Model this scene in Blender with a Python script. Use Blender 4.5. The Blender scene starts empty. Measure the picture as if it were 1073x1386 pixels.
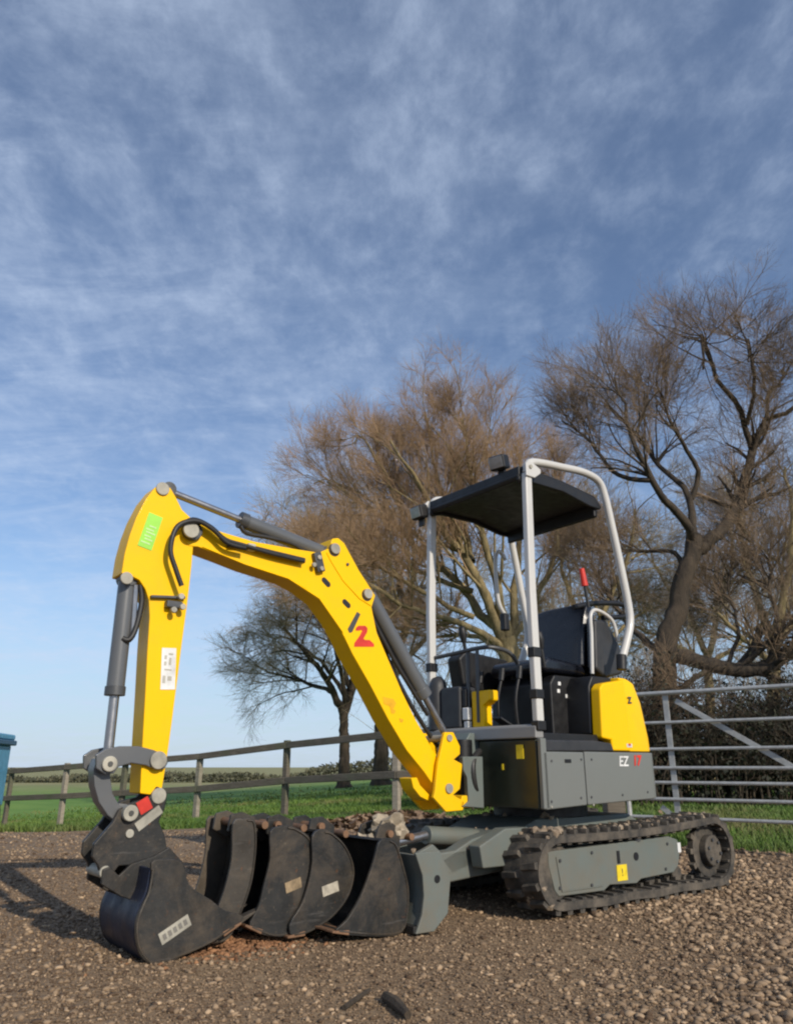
import bpy, bmesh, math, random
import numpy as np
from mathutils import Vector, Matrix
rad = math.radians
random.seed(7); rng = np.random.default_rng(11)
S = bpy.context.scene
COL = S.collection

# ------------------------------------------------------------------ camera, sky, sun, exposure
W0, H0, FPX, HZ, CH = 1073., 1386., 1020., 1038., 0.66      # photograph size, focal length in its pixels, horizon row, eye height
PITCH = math.atan((HZ - H0/2)/FPX)
cam = bpy.data.cameras.new('camera'); camo = bpy.data.objects.new('camera', cam); COL.objects.link(camo)
camo.location = (0, 0, CH); camo.rotation_euler = (math.pi/2 + PITCH, 0, 0)
cam.sensor_fit = 'VERTICAL'; cam.sensor_height = 24; cam.lens = 24*FPX/H0
cam.clip_start = .05; cam.clip_end = 3000
S.camera = camo
SUN_AZ, SUN_EL = rad(145), rad(28)                          # azimuth clockwise from +Y
wd = bpy.data.worlds.new('World'); S.world = wd; wd.use_nodes = True
nt = wd.node_tree; nt.nodes.clear()
N = nt.nodes.new; K = nt.links.new
out = N('ShaderNodeOutputWorld'); bg = N('ShaderNodeBackground'); bg.inputs[1].default_value = .118
sky = N('ShaderNodeTexSky'); sky.sky_type = 'NISHITA'; sky.sun_disc = False
sky.sun_elevation = SUN_EL; sky.sun_rotation = SUN_AZ; sky.air_density = 1.0; sky.dust_density = .25; sky.ozone_density = 1.3
tc = N('ShaderNodeTexCoord'); sep = N('ShaderNodeSeparateXYZ'); K(tc.outputs['Generated'], sep.inputs[0])
def wm(op, a, b=None, c=None):
    n = N('ShaderNodeMath'); n.operation = op
    for i, v in enumerate((a, b, c)):
        if v is None: continue
        if isinstance(v, (int, float)): n.inputs[i].default_value = v
        else: K(v, n.inputs[i])
    return n.outputs[0]
zz = wm('ADD', wm('MAXIMUM', sep.outputs[2], 0), .16)
comb = N('ShaderNodeCombineXYZ'); K(wm('DIVIDE', sep.outputs[0], zz), comb.inputs[0]); K(wm('DIVIDE', sep.outputs[1], zz), comb.inputs[1])
def noise(scale, det, rough, dist=0, vec=comb.outputs[0], sc=(1, 1, 1), rot=0, off=(0, 0, 0)):
    m = N('ShaderNodeMapping'); m.inputs['Scale'].default_value = sc; m.inputs['Rotation'].default_value = (0, 0, rot); m.inputs['Location'].default_value = off
    K(vec, m.inputs[0]); n = N('ShaderNodeTexNoise'); n.inputs['Scale'].default_value = scale
    n.inputs['Detail'].default_value = det; n.inputs['Roughness'].default_value = rough; n.inputs['Distortion'].default_value = dist
    K(m.outputs[0], n.inputs['Vector']); return n.outputs[0]
def wramp(v, a, b):
    n = N('ShaderNodeMapRange'); n.interpolation_type = 'SMOOTHSTEP'; n.inputs[1].default_value = a; n.inputs[2].default_value = b; K(v, n.inputs[0]); return n.outputs[0]
big = wramp(noise(1.1, 4, .55, .1, off=(3.2, 1.1, 0)), .33, .68)
fine = wramp(noise(6.5, 9, .66, .15, sc=(1, .7, 1), rot=.5), .32, .7)
mot = wramp(noise(17, 6, .62, .1, sc=(1, .75, 1), rot=.2), .3, .72)
strk = wramp(noise(3.6, 8, .66, .35, sc=(.55, 1.5, 1), rot=-.35, off=(1, 4, 0)), .38, .7)
side = wramp(wm('ADD', sep.outputs[0], wm('MULTIPLY', big, .35)), .42, -.3)
dens = wm('ADD', wm('MULTIPLY', big, .1), wm('MULTIPLY', fine, wm('ADD', wm('MULTIPLY', big, .3), wm('MULTIPLY', mot, .3))))
dens = wm('ADD', dens, wm('MULTIPLY', wm('MULTIPLY', strk, side), .42))
veil = wramp(sep.outputs[2], .3, -.03)
dens = wm('ADD', wm('ADD', dens, .06), wm('MULTIPLY', veil, .12))
dens = wm('MULTIPLY', wm('MINIMUM', dens, 1), .8)
mixc = N('ShaderNodeMix'); mixc.data_type = 'RGBA'
tint = N('ShaderNodeMix'); tint.data_type = 'RGBA'; tint.blend_type = 'MULTIPLY'; tint.inputs[0].default_value = 1; K(sky.outputs[0], tint.inputs[6]); tint.inputs[7].default_value = (.98, 1.06, 1.2, 1)
hz_ = N('ShaderNodeMix'); hz_.data_type = 'RGBA'; K(wm('MULTIPLY', veil, .75), hz_.inputs[0]); K(tint.outputs[2], hz_.inputs[6]); hz_.inputs[7].default_value = (3.5, 4.9, 6.6, 1)
K(dens, mixc.inputs[0]); K(hz_.outputs[2], mixc.inputs[6]); mixc.inputs[7].default_value = (5.6, 6.7, 8.6, 1)
K(mixc.outputs[2], bg.inputs[0]); K(bg.outputs[0], out.inputs[0])
sl = bpy.data.lights.new('sun', 'SUN'); sl.energy = 4.4; sl.angle = rad(.6); sl.color = (1, .9, .76)
so = bpy.data.objects.new('sun', sl); COL.objects.link(so)
sd = Vector((math.sin(SUN_AZ)*math.cos(SUN_EL), math.cos(SUN_AZ)*math.cos(SUN_EL), math.sin(SUN_EL)))
so.rotation_euler = sd.to_track_quat('Z', 'Y').to_euler(); so.location = (8, -6, 8)
vs = S.view_settings; vs.view_transform = 'Standard'; vs.look = 'None'; vs.gamma = 1; vs.use_curve_mapping = False; vs.exposure = -.15
S.render.engine = 'CYCLES'; S.cycles.filter_width = 2.2; S.cycles.max_bounces = 6; S.cycles.transparent_max_bounces = 8

# ------------------------------------------------------------------ places measured from the photograph
def ray(px, py):
    F = Vector((0, math.cos(PITCH), math.sin(PITCH))); U = Vector((0, -math.sin(PITCH), math.cos(PITCH)))
    return F + Vector((1, 0, 0))*((px - W0/2)/FPX) - U*((py - H0/2)/FPX)
EYE = Vector((0, 0, CH))
def atY(px, py, Y): d = ray(px, py); return EYE + d*(Y/d.y)      # the point at world depth Y
HEAD = rad(218)                                             # the excavator's heading
FX = Vector((math.cos(HEAD), math.sin(HEAD), 0)); LY = Vector((-math.sin(HEAD), math.cos(HEAD), 0))
MO = Vector((.819, 4.694, 0))                               # its slewing centre on the ground
def T(px, py, ym):                                          # machine coordinates of a point in its lengthwise plane y = ym
    d = ray(px, py); P0 = MO + LY*ym
    P = EYE + d*((P0 - EYE).dot(LY)/d.dot(LY)) - MO
    return (P.dot(FX), P.z)

# ------------------------------------------------------------------ helpers
def obj(name, me, mat=None, parent=None, loc=None):
    o = bpy.data.objects.new(name, me); COL.objects.link(o)
    if mat is not None and len(me.materials) == 0: me.materials.append(mat)
    if parent: o.parent = parent
    if loc is not None: o.location = loc
    return o
def tag(o, label=None, cat=None, group=None, kind=None):
    if label: o['label'] = label
    if cat: o['category'] = cat
    if group: o['group'] = group
    if kind: o['kind'] = kind
    return o
def empty(name, loc, rz=0):
    o = bpy.data.objects.new(name, None); COL.objects.link(o); o.location = loc; o.rotation_euler = (0, 0, rz); o.empty_display_size = .2
    return o
class MB:
    def __init__(s): s.v = []; s.f = []
    def add(s, vs, fs):
        n = len(s.v); s.v += [tuple(v) for v in vs]; s.f += [tuple(i + n for i in f) for f in fs]; return s
    def box(s, c, d, rot=None):
        M = rot or Matrix.Identity(3); c = Vector(c)
        vs = [c + M @ Vector((x*d[0]/2, y*d[1]/2, z*d[2]/2)) for x in (-1, 1) for y in (-1, 1) for z in (-1, 1)]
        return s.add(vs, [(0, 1, 3, 2), (4, 6, 7, 5), (0, 4, 5, 1), (2, 3, 7, 6), (0, 2, 6, 4), (1, 5, 7, 3)])
    def prism(s, pts, a, b, axis='y'):                      # outline in the other two axes, extruded from a to b
        n = len(pts)
        mk = {'y': lambda p, t: (p[0], t, p[1]), 'x': lambda p, t: (t, p[0], p[1]), 'z': lambda p, t: (p[0], p[1], t)}[axis]
        vs = [mk(p, a) for p in pts] + [mk(p, b) for p in pts]
        return s.add(vs, [tuple(range(n)), tuple(range(2*n - 1, n - 1, -1))] + [(i, i + n, (i + 1) % n + n, (i + 1) % n) for i in range(n)])
    def tube(s, path, r, n=10, cap=True):
        P = [Vector(p) for p in path]; m = len(P); rs = r if hasattr(r, '__len__') else [r]*m
        vs = []; nrm = None
        for i in range(m):
            t = (P[min(i + 1, m - 1)] - P[max(i - 1, 0)]).normalized()
            if nrm is None: nrm = t.orthogonal().normalized()
            else:
                nrm = nrm - t*nrm.dot(t); nrm = nrm.normalized() if nrm.length > 1e-6 else t.orthogonal().normalized()
            bn = t.cross(nrm)
            vs += [P[i] + (nrm*math.cos(2*math.pi*k/n) + bn*math.sin(2*math.pi*k/n))*rs[i] for k in range(n)]
        fs = [(i*n + k, i*n + (k + 1) % n, (i + 1)*n + (k + 1) % n, (i + 1)*n + k) for i in range(m - 1) for k in range(n)]
        if cap: fs += [tuple(range(n - 1, -1, -1)), tuple((m - 1)*n + k for k in range(n))]
        return s.add(vs, fs)
    def cyl(s, c, r, h, axis='y', n=24):
        d = {'x': Vector((1, 0, 0)), 'y': Vector((0, 1, 0)), 'z': Vector((0, 0, 1))}[axis]*(h/2); c = Vector(c)
        return s.tube([c - d, c + d], r, n)
    def build(s, name, mat, parent=None, bevel=0, smooth=35, segs=2, sub=0):
        me = bpy.data.meshes.new(name); me.from_pydata(s.v, [], s.f)
        bm = bmesh.new(); bm.from_mesh(me); bmesh.ops.recalc_face_normals(bm, faces=bm.faces); bm.to_mesh(me); bm.free()
        if smooth:
            me.shade_smooth(); me.set_sharp_from_angle(angle=rad(smooth))
        o = obj(name, me, mat, parent)
        if bevel:
            b = o.modifiers.new('bevel', 'BEVEL'); b.width = bevel; b.segments = segs; b.limit_method = 'ANGLE'; b.angle_limit = rad(35); b.harden_normals = True
        return o
def smooth_path(pts, k=6, closed=False):                    # Catmull-Rom through the points
    P = [Vector(p) for p in pts]; n = len(P); res = []
    for i in range(n if closed else n - 1):
        g = (lambda j: P[j % n]) if closed else (lambda j: P[max(0, min(n - 1, j))])
        p0, p1, p2, p3 = g(i - 1), g(i), g(i + 1), g(i + 2)
        for q in range(k):
            t = q/k; res.append(.5*((2*p1) + (p2 - p0)*t + (2*p0 - 5*p1 + 4*p2 - p3)*t*t + (3*p1 - p0 - 3*p2 + p3)*t**3))
    if not closed: res.append(P[-1])
    return res
def bigmesh(name, V, F, mat, parent=None, smooth=False, colour=None):     # numpy arrays -> mesh; F is (M,3) or (M,4)
    me = bpy.data.meshes.new(name); V = np.asarray(V, dtype=np.float32); F = np.asarray(F, dtype=np.int32); m, k = F.shape
    me.vertices.add(len(V)); me.vertices.foreach_set('co', V.ravel())
    me.loops.add(m*k); me.loops.foreach_set('vertex_index', F.ravel())
    me.polygons.add(m); me.polygons.foreach_set('loop_start', np.arange(0, m*k, k, dtype=np.int32))
    me.update(calc_edges=True)
    if smooth: me.shade_smooth()
    if colour is not None:
        a = me.color_attributes.new('tone', 'FLOAT_COLOR', 'POINT'); c = np.ones((len(V), 4), np.float32); c[:, :3] = colour[:, None] if colour.ndim == 1 else colour
        a.data.foreach_set('color', c.ravel())
    return obj(name, me, mat, parent)

# ------------------------------------------------------------------ materials
class Mat:
    def __init__(s, name, rough=.6, metal=0, spec=.5, coat=0):
        s.m = bpy.data.materials.new(name); s.m.use_nodes = True; s.t = s.m.node_tree; s.b = s.t.nodes['Principled BSDF']
        s.b.inputs['Roughness'].default_value = rough; s.b.inputs['Metallic'].default_value = metal; s.b.inputs['Specular IOR Level'].default_value = spec
        s.b.inputs['Coat Weight'].default_value = coat; s.b.inputs['Coat Roughness'].default_value = .12
        s.tc = s.t.nodes.new('ShaderNodeTexCoord')
    def n(s, t): return s.t.nodes.new(t)
    def l(s, a, b): s.t.links.new(a, b)
    def noise(s, scale, det=5, rough=.6, dist=0, sc=(1, 1, 1), co='Object'):
        mp = s.n('ShaderNodeMapping'); mp.inputs['Scale'].default_value = sc; s.l(s.tc.outputs[co], mp.inputs[0])
        x = s.n('ShaderNodeTexNoise'); x.inputs['Scale'].default_value = scale; x.inputs['Detail'].default_value = det; x.inputs['Roughness'].default_value = rough; x.inputs['Distortion'].default_value = dist
        s.l(mp.outputs[0], x.inputs['Vector']); return x.outputs[0]
    def rng(s, v, a, b, c=0, d=1):
        x = s.n('ShaderNodeMapRange'); x.inputs[1].default_value = a; x.inputs[2].default_value = b; x.inputs[3].default_value = c; x.inputs[4].default_value = d; s.l(v, x.inputs[0]); return x.outputs[0]
    def mix(s, f, a, b, mode='MIX'):
        x = s.n('ShaderNodeMix'); x.data_type = 'RGBA'; x.blend_type = mode
        for i, v in ((0, f), (6, a), (7, b)):
            if isinstance(v, tuple): x.inputs[i].default_value = (*v, 1) if len(v) == 3 else v
            elif isinstance(v, (int, float)): x.inputs[i].default_value = v
            else: s.l(v, x.inputs[i])
        return x.outputs[2]
    def color(s, v):
        if isinstance(v, tuple): s.b.inputs['Base Color'].default_value = (*v, 1)
        else: s.l(v, s.b.inputs['Base Color'])
        return s
    def bump(s, v, st=.3, dist=.01):
        x = s.n('ShaderNodeBump'); x.inputs['Strength'].default_value = st; x.inputs['Distance'].default_value = dist; s.l(v, x.inputs['Height']); s.l(x.outputs[0], s.b.inputs['Normal']); return s
    def rgh(s, v): s.l(v, s.b.inputs['Roughness']); return s
def painted(name, col, dirt=(.16, .13, .09), rough=.38, coat=.25, amount=.35, dsc=3.5, low=.6):
    m = Mat(name, rough, 0, .5, coat)
    a = m.rng(m.noise(dsc, 7, .65, .3), .5, .78, 0, amount); b = m.rng(m.noise(38, 4, .7), .56, .75, 0, amount*.7)
    # road dust that has settled low on the machine
    sp = m.n('ShaderNodeSeparateXYZ'); m.l(m.tc.outputs['Object'], sp.inputs[0])
    lowd = m.rng(sp.outputs[2], .05, low, amount*.9, 0)
    mul = m.n('ShaderNodeMath'); mul.operation = 'MULTIPLY'; m.l(lowd, mul.inputs[0]); m.l(m.rng(m.noise(9, 5, .7), .3, .7), mul.inputs[1])
    c = m.mix(a, col, tuple(.55*x + .45*y for x, y in zip(col, dirt))); c = m.mix(b, c, tuple(.7*x + .3*y for x, y in zip(col, dirt))); c = m.mix(mul.outputs[0], c, dirt)
    m.color(c).rgh(m.rng(m.noise(6, 6, .7), .3, .8, rough*.8, rough*1.5)); m.bump(m.noise(60, 3), .03, .002)
    return m.m
def simple(name, col, rough=.6, metal=0, var=.25, sc=12, bump=.08, bsc=60, coat=0):
    m = Mat(name, rough, metal, .5, coat)
    m.color(m.mix(m.rng(m.noise(sc, 5, .65), .3, .75), tuple(c*(1 - var) for c in col), tuple(min(1, c*(1 + var)) for c in col)))
    m.rgh(m.rng(m.noise(sc*2, 4, .6), .3, .7, rough*.8, min(1, rough*1.2))); m.bump(m.noise(bsc, 4, .7), bump, .004)
    return m.m
M = {}
M['yellow'] = painted('yellow_paint', (.92, .525, .0), rough=.42, coat=.08, amount=.3, dsc=5); M['yellow'].node_tree.nodes['Principled BSDF'].inputs['Specular IOR Level'].default_value = .18
M['grey'] = painted('grey_machine_paint', (.155, .165, .155), rough=.42, coat=.15, amount=.4)
M['deck'] = painted('light_grey_deck_paint', (.23, .23, .225), rough=.5, coat=.05, amount=.4)
M['frame'] = painted('green_grey_frame_paint', (.125, .15, .14), rough=.5, coat=.05, amount=.75, dsc=7)
M['rops'] = painted('silver_roll_bar_paint', (.56, .55, .52), rough=.34, coat=.2, amount=.25)
M['dark_metal'] = simple('dark_grey_metal', (.07, .073, .076), .42, .2)
M['cyl'] = painted('cylinder_grey_paint', (.1, .105, .11), rough=.35, coat=.2, amount=.3)
M['black'] = simple('black_plastic', (.007, .007, .008), .5)
M['vinyl'] = simple('navy_black_vinyl', (.004, .005, .009), .3, coat=.2)
M['charcoal'] = simple('charcoal_plastic', (.03, .031, .034), .5)
M['hose'] = simple('black_rubber_hose', (.02, .019, .018), .5)
M['chrome'] = simple('chrome_rod', (.34, .34, .35), .34, .85, .08, bump=.01)
M['pin'] = simple('zinc_pin_steel', (.36, .34, .28), .6, .15, .35)
M['white'] = simple('white_sticker', (.7, .7, .68), .5)
M['red'] = simple('red_sticker', (.6, .03, .015), .5)
M['green'] = simple('lime_sticker', (.3, .68, .06), .5, var=.15)
M['decal'] = simple('charcoal_print', (.06, .06, .055), .5)
M['pad'] = simple('yellow_sticker', (.8, .6, .02), .5)
M['lens'] = simple('lamp_glass', (.3, .3, .3), .1, .6)
def steel(name, col, rust=(.17, .065, .02), mud=(.16, .12, .08), am=.5):
    m = Mat(name, .5, .25)
    c = m.mix(m.rng(m.noise(5, 6, .65), .3, .75), tuple(x*.6 for x in col), tuple(x*1.35 for x in col))
    c = m.mix(m.rng(m.noise(4.2, 9, .75, .5), .46, .7, 0, am*.75), c, mud)
    c = m.mix(m.rng(m.noise(9, 7, .7, .3, co='Generated'), .62, .72, 0, am), c, rust)
    c = m.mix(m.rng(m.noise(9, 8, .75, .2, sc=(.35, 1, 4)), .6, .7, 0, .45), c, (.14, .13, .12))
    c = m.mix(m.rng(m.noise(60, 5, .75), .6, .72, 0, .5), c, (.2, .16, .11))
    m.color(c).rgh(m.rng(m.noise(7, 5), .3, .7, .32, .7)); m.bump(m.noise(35, 5, .7), .3, .004)
    return m.m
M['steel'] = steel('worn_black_bucket_steel', (.026, .026, .025), am=.7)
M['steel_sheen'] = steel('bucket_steel_with_blue_sheen', (.012, .018, .04), am=.12)  # blue sheen of reflected sky put into the steel's base colour
M['pale'] = simple('dirty_cream_label', (.42, .38, .3), .7, var=.4, sc=30)
M['tan'] = simple('tan_worn_patch', (.26, .19, .11), .8, var=.5, sc=30)
M['label_ink'] = simple('faded_label_ink', (.17, .16, .14), .6)
M['rust'] = simple('rusty_pin_steel', (.2, .11, .06), .7, .2, .5)
M['steel_brown'] = steel('muddy_brown_bucket_steel', (.06, .052, .042), am=.8)
def rubber():
    m = Mat('muddy_track_rubber', .8)
    c = m.mix(m.rng(m.noise(7, 7, .7), .38, .66), (.025, .024, .022), (.13, .108, .082))
    m.color(c); m.bump(m.noise(30, 6, .75), .5, .01); return m.m
M['rubber'] = rubber()
def mudmat():
    m = Mat('dried_mud', .95)
    m.color(m.mix(m.rng(m.noise(14, 6, .7), .3, .7), (.13, .085, .05), (.42, .34, .25))); m.bump(m.noise(25, 6, .75), .6, .02); return m.m
M['mud'] = mudmat()
def dooorglass():
    m = Mat('tinted_inspection_panel', .3, 0, .4, .1); m.color((.03, .034, .022)); return m.m
M['tinted'] = dooorglass()
def woodmat(name, a, b):
    m = Mat(name, .85)
    c = m.mix(m.rng(m.noise(5, 6, .7, 1, sc=(1, 1, 8), co='Object'), .3, .7), a, b)
    c = m.mix(m.rng(m.noise(2.2, 5, .6), .5, .7, 0, .6), c, (.08, .1, .045))
    m.color(c); m.bump(m.noise(20, 5, .7, sc=(1, 1, 5)), .4, .01); return m.m
M['wood'] = woodmat('weathered_fence_wood', (.075, .062, .045), (.17, .145, .11))
M['wood_sunlit'] = woodmat('sunlit_fence_post_wood', (.2, .17, .13), (.38, .33, .26))  # paler copy of the fence wood, sunlight on some posts put into the colour
M['galv'] = simple('galvanised_steel', (.44, .445, .43), .48, .35, .2, sc=20)
def bark(name, a, b, sc=6):
    m = Mat(name, .9)
    m.color(m.mix(m.rng(m.noise(sc, 6, .7, .4, sc=(1, 1, .35)), .3, .7), a, b)); m.bump(m.noise(sc*2.5, 6, .75, sc=(1, 1, .3)), .7, .04); return m.m
M['bark'] = bark('brown_bark', (.045, .033, .02), (.2, .14, .08))
M['bark_dark'] = bark('dark_bark', (.022, .017, .012), (.085, .062, .04))
M['bark_olive'] = bark('olive_willow_bark', (.1, .08, .035), (.36, .28, .14))
M['twig'] = bark('brown_twigs', (.1, .07, .045), (.3, .21, .13), 2)
M['twig_red'] = bark('russet_twigs', (.2, .125, .065), (.46, .31, .18), 1.2)
M['twig_olive'] = bark('olive_twigs', (.2, .155, .085), (.42, .34, .21), 1.2)
M['twig_grey'] = bark('grey_brown_twigs', (.1, .08, .06), (.27, .21, .16), 1.2)
def attrmat(name, lo, hi, rough=.9, sc=3, extra=None):
    m = Mat(name, rough); at = m.n('ShaderNodeAttribute'); at.attribute_name = 'tone'
    c = m.mix(at.outputs['Fac'], lo, hi)
    if extra: c = m.mix(m.rng(m.noise(sc, 4, .6), .5, .7), c, extra)
    m.color(c); return m
M['stone'] = attrmat('gravel_stone', (.08, .048, .026), (.52, .37, .23), extra=None).m
g = attrmat('grass_blade', (.035, .088, .01), (.125, .2, .03), .7, .4, (.16, .14, .05)); M['grass'] = g.m
M['leaf'] = attrmat('dead_leaf', (.09, .05, .028), (.3, .2, .12), .8).m
M['evergreen'] = attrmat('dark_hedge_leaf', (.008, .01, .005), (.04, .042, .02), .75).m
M['far'] = attrmat('far_hedgerow_twigs', (.06, .064, .036), (.105, .1, .058), .9).m

# ------------------------------------------------------------------ setting: one ground sheet to the horizon
def sstep(a, b, x): t = np.clip((x - a)/(b - a), 0, 1); return t*t*(3 - 2*t)
def edge_y(x): return np.interp(x, [-30, -8, -1.5, 0, 1.2, 3.2, 5, 30], [11.5, 10.4, 9.9, 9.4, 8.2, 6.75, 6.3, 5.5]) + .13*np.sin(x*2.3) + .08*np.sin(x*5.1 + 1)
def ground_z(x, y):
    x = np.asarray(x, float); y = np.asarray(y, float)
    z = -.075*np.clip(-x, 0, 12)*sstep(7.5, 15, y)
    z = z + .09*sstep(0, 1.2, y - edge_y(x))*sstep(.5, 3, x) + .03*sstep(0, .8, y - edge_y(x))
    near = np.exp(-((x)**2 + (y - 4)**2)/90)
    z = z + near*(.012*np.sin(x*1.7 + .5)*np.sin(y*1.3) + .006*np.sin(x*4.1 + y*2.2)) - .012*near
    return z
xs = np.unique(np.concatenate([np.linspace(-8, 8, 161), np.linspace(-60, 60, 81), np.array([-2500, -1200, -500, -200, -100, 100, 200, 500, 1200, 2500.])]))
ys = np.unique(np.concatenate([np.linspace(-6, 16, 221), np.linspace(16, 100, 57), np.array([-2500, -600, -100, -30, -12, 150, 250, 500, 1000, 2500.])]))
X, Y = np.meshgrid(xs, ys); Z = ground_z(X, Y)
V = np.stack([X.ravel(), Y.ravel(), Z.ravel()], 1); nx, ny = len(xs), len(ys)
i = np.arange((ny - 1)*(nx - 1)); r, c = i//(nx - 1), i % (nx - 1); a = r*nx + c
F = np.stack([a, a + 1, a + nx + 1, a + nx], 1)
m = Mat('gravel_yard_and_field', .95)
ge = m.n('ShaderNodeAttribute'); ge.attribute_name = 'tone'
nz = m.noise(3, 7, .7)
fac = m.n('ShaderNodeMath'); fac.operation = 'ADD'; m.l(ge.outputs['Fac'], fac.inputs[0]); m.l(m.rng(nz, .3, .7, -.25, .25), fac.inputs[1])
mask = m.rng(fac.outputs[0], .4, .6)
grav = m.mix(m.rng(m.noise(70, 6, .75), .32, .7), (.09, .056, .028), (.29, .195, .105))
grav = m.mix(m.rng(m.noise(1.1, 5, .6), .42, .66, 0, .75), grav, (.115, .068, .036))
vo = m.n('ShaderNodeTexVoronoi'); vo.inputs['Scale'].default_value = 46; m.l(m.tc.outputs['Object'], vo.inputs['Vector'])
grav = m.mix(.45, grav, m.mix(vo.outputs['Color'], (.07, .042, .022), (.4, .28, .165)))
gra = m.mix(m.rng(m.noise(.5, 6, .65), .35, .65), (.09, .2, .015), (.17, .28, .035))
spy = m.n('ShaderNodeSeparateXYZ'); m.l(m.tc.outputs['Object'], spy.inputs[0])
farm = m.rng(spy.outputs[1], 40, 75)
gra = m.mix(farm, gra, m.mix(m.rng(m.noise(.15, 6, .7), .35, .65), (.2, .2, .07), (.3, .27, .12)))
m.color(m.mix(mask, grav, gra)); m.bump(vo.outputs['Distance'], .35, .012)
tone = sstep(-.25, .25, (V[:, 1] - edge_y(V[:, 0])))
ground = bigmesh('ground', V, F, m.m, smooth=True, colour=tone)
tag(ground, kind='structure')

# ------------------------------------------------------------------ gravel: loose stones and blades as real geometry
ico = bmesh.new(); bmesh.ops.create_icosphere(ico, subdivisions=1, radius=1); ICV = np.array([v.co[:] for v in ico.verts]); ICF = np.array([[v.index for v in f.verts] for f in ico.faces]); ico.free()
def stones(n, pos, size, name, mat, tone):
    k = len(ICV)
    sh = ICV[None]*(1 + rng.uniform(-.42, .38, (n, k, 1)))*rng.uniform(.45, 1.2, (n, 1, 3))*np.array([1, 1, .6])
    a = rng.uniform(0, 2*math.pi, n); ca, sa = np.cos(a)[:, None], np.sin(a)[:, None]
    x = sh[..., 0]*ca - sh[..., 1]*sa; y = sh[..., 0]*sa + sh[..., 1]*ca
    P = np.stack([x, y, sh[..., 2]], 2)*size[:, None, None] + pos[:, None]
    Fc = (ICF[None] + (np.arange(n)*k)[:, None, None]).reshape(-1, 3)
    return bigmesh(name, P.reshape(-1, 3), Fc, mat, colour=np.repeat(tone, k))
n = 62000
y = 1.75*np.exp(rng.random(n)**.85*math.log(9.5/1.75)); x = (rng.random(n) - .5)*2*(y*.66 + .6) + .1
ok = (y < edge_y(x) + .1) ; x, y = x[ok], y[ok]
patch = np.sin(x*1.3 + 1)*np.sin(y*1.1 + 2) + .5*np.sin(x*3.1 + y*2.3)
coarse = sstep(.1, 1.1, x - .25*(y - 2.2) + .2*patch)        # larger broken stone on the right of the yard
sz = (.0046 + .0095*rng.random(n)[:len(x)]**2.6)*(1 + .55*coarse)*(1 + .08*(y - 2))
keep = rng.random(len(x)) < .6 + .4*coarse + .15*patch
x, y, sz, coarse = x[keep], y[keep], sz[keep], coarse[keep]
tn = np.clip(rng.normal(.3, .2, len(x)) + .06*coarse + (rng.random(len(x)) < .06)*.5, 0, 1)
gs = stones(len(x), np.stack([x, y, ground_z(x, y) + sz*.25], 1), sz, 'gravel', M['stone'], tn)
tag(gs, 'loose brown and grey gravel stones spread over the yard', 'gravel', kind='stuff')

n = 90000
y = 1.75*np.exp(rng.random(n)**.8*math.log(6.5/1.75)); x = (rng.random(n) - .5)*2*(y*.62 + .4) + .1
OC = np.array([(1, 0, 0), (-1, 0, 0), (0, 1, 0), (0, -1, 0), (0, 0, 1), (0, 0, -1.)]); OF = np.array([(0, 2, 4), (2, 1, 4), (1, 3, 4), (3, 0, 4), (2, 0, 5), (1, 2, 5), (3, 1, 5), (0, 3, 5)])
sz = (.0028 + .0032*rng.random(n))*(1 + .1*(y - 2)); kv, kf = ICV, ICF; ICV, ICF = OC, OF
fg = stones(n, np.stack([x, y, ground_z(x, y) + sz*.3], 1), sz, 'fine_gravel', M['stone'], np.clip(rng.normal(.24, .16, n), 0, 1)); ICV, ICF = kv, kf
tag(fg, 'fine brown grit between the larger gravel stones', 'grit', kind='stuff')

def blades(n, x, y, h, w, name, mat, tone, lean=.5):
    z = ground_z(x, y) - .01; a = rng.uniform(0, 2*math.pi, n); dx, dy = np.cos(a)*w, np.sin(a)*w
    lx, ly = rng.normal(0, lean, n)*h, rng.normal(0, lean, n)*h
    P = np.stack([np.stack([x - dx, y - dy, z], 1), np.stack([x + dx, y + dy, z], 1), np.stack([x + lx*.4 + dx*.7, y + ly*.4 + dy*.7, z + h*.6], 1), np.stack([x + lx*.4 - dx*.7, y + ly*.4 - dy*.7, z + h*.6], 1), np.stack([x + lx, y + ly, z + h], 1)], 1)
    b = (np.arange(n)*5)[:, None]
    Fc = np.concatenate([b + np.array([0, 1, 2]), b + np.array([0, 2, 3]), b + np.array([3, 2, 4])])
    return bigmesh(name, P.reshape(-1, 3), Fc, mat, colour=np.repeat(tone, 5))
n = 130000
x = rng.uniform(-13, 9, n); y = edge_y(x) - .1 + rng.exponential(3.6, n)
clump = np.sin(x*2.1 + .6*np.sin(y*1.7))*np.sin(y*1.9 + x) ; h = .035 + .05*rng.random(n) + .035*np.clip(clump, 0, 1)
h *= np.where(y < edge_y(x) + .5, 1.25, 1)
gr = blades(n, x, y, h, .004 + .0008*(y - 5), 'grass', M['grass'], np.clip(.45 + .3*clump + rng.normal(0, .2, n), 0, 1))
tag(gr, 'short green meadow grass behind the yard, under fence and gate', 'grass', kind='stuff')
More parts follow.
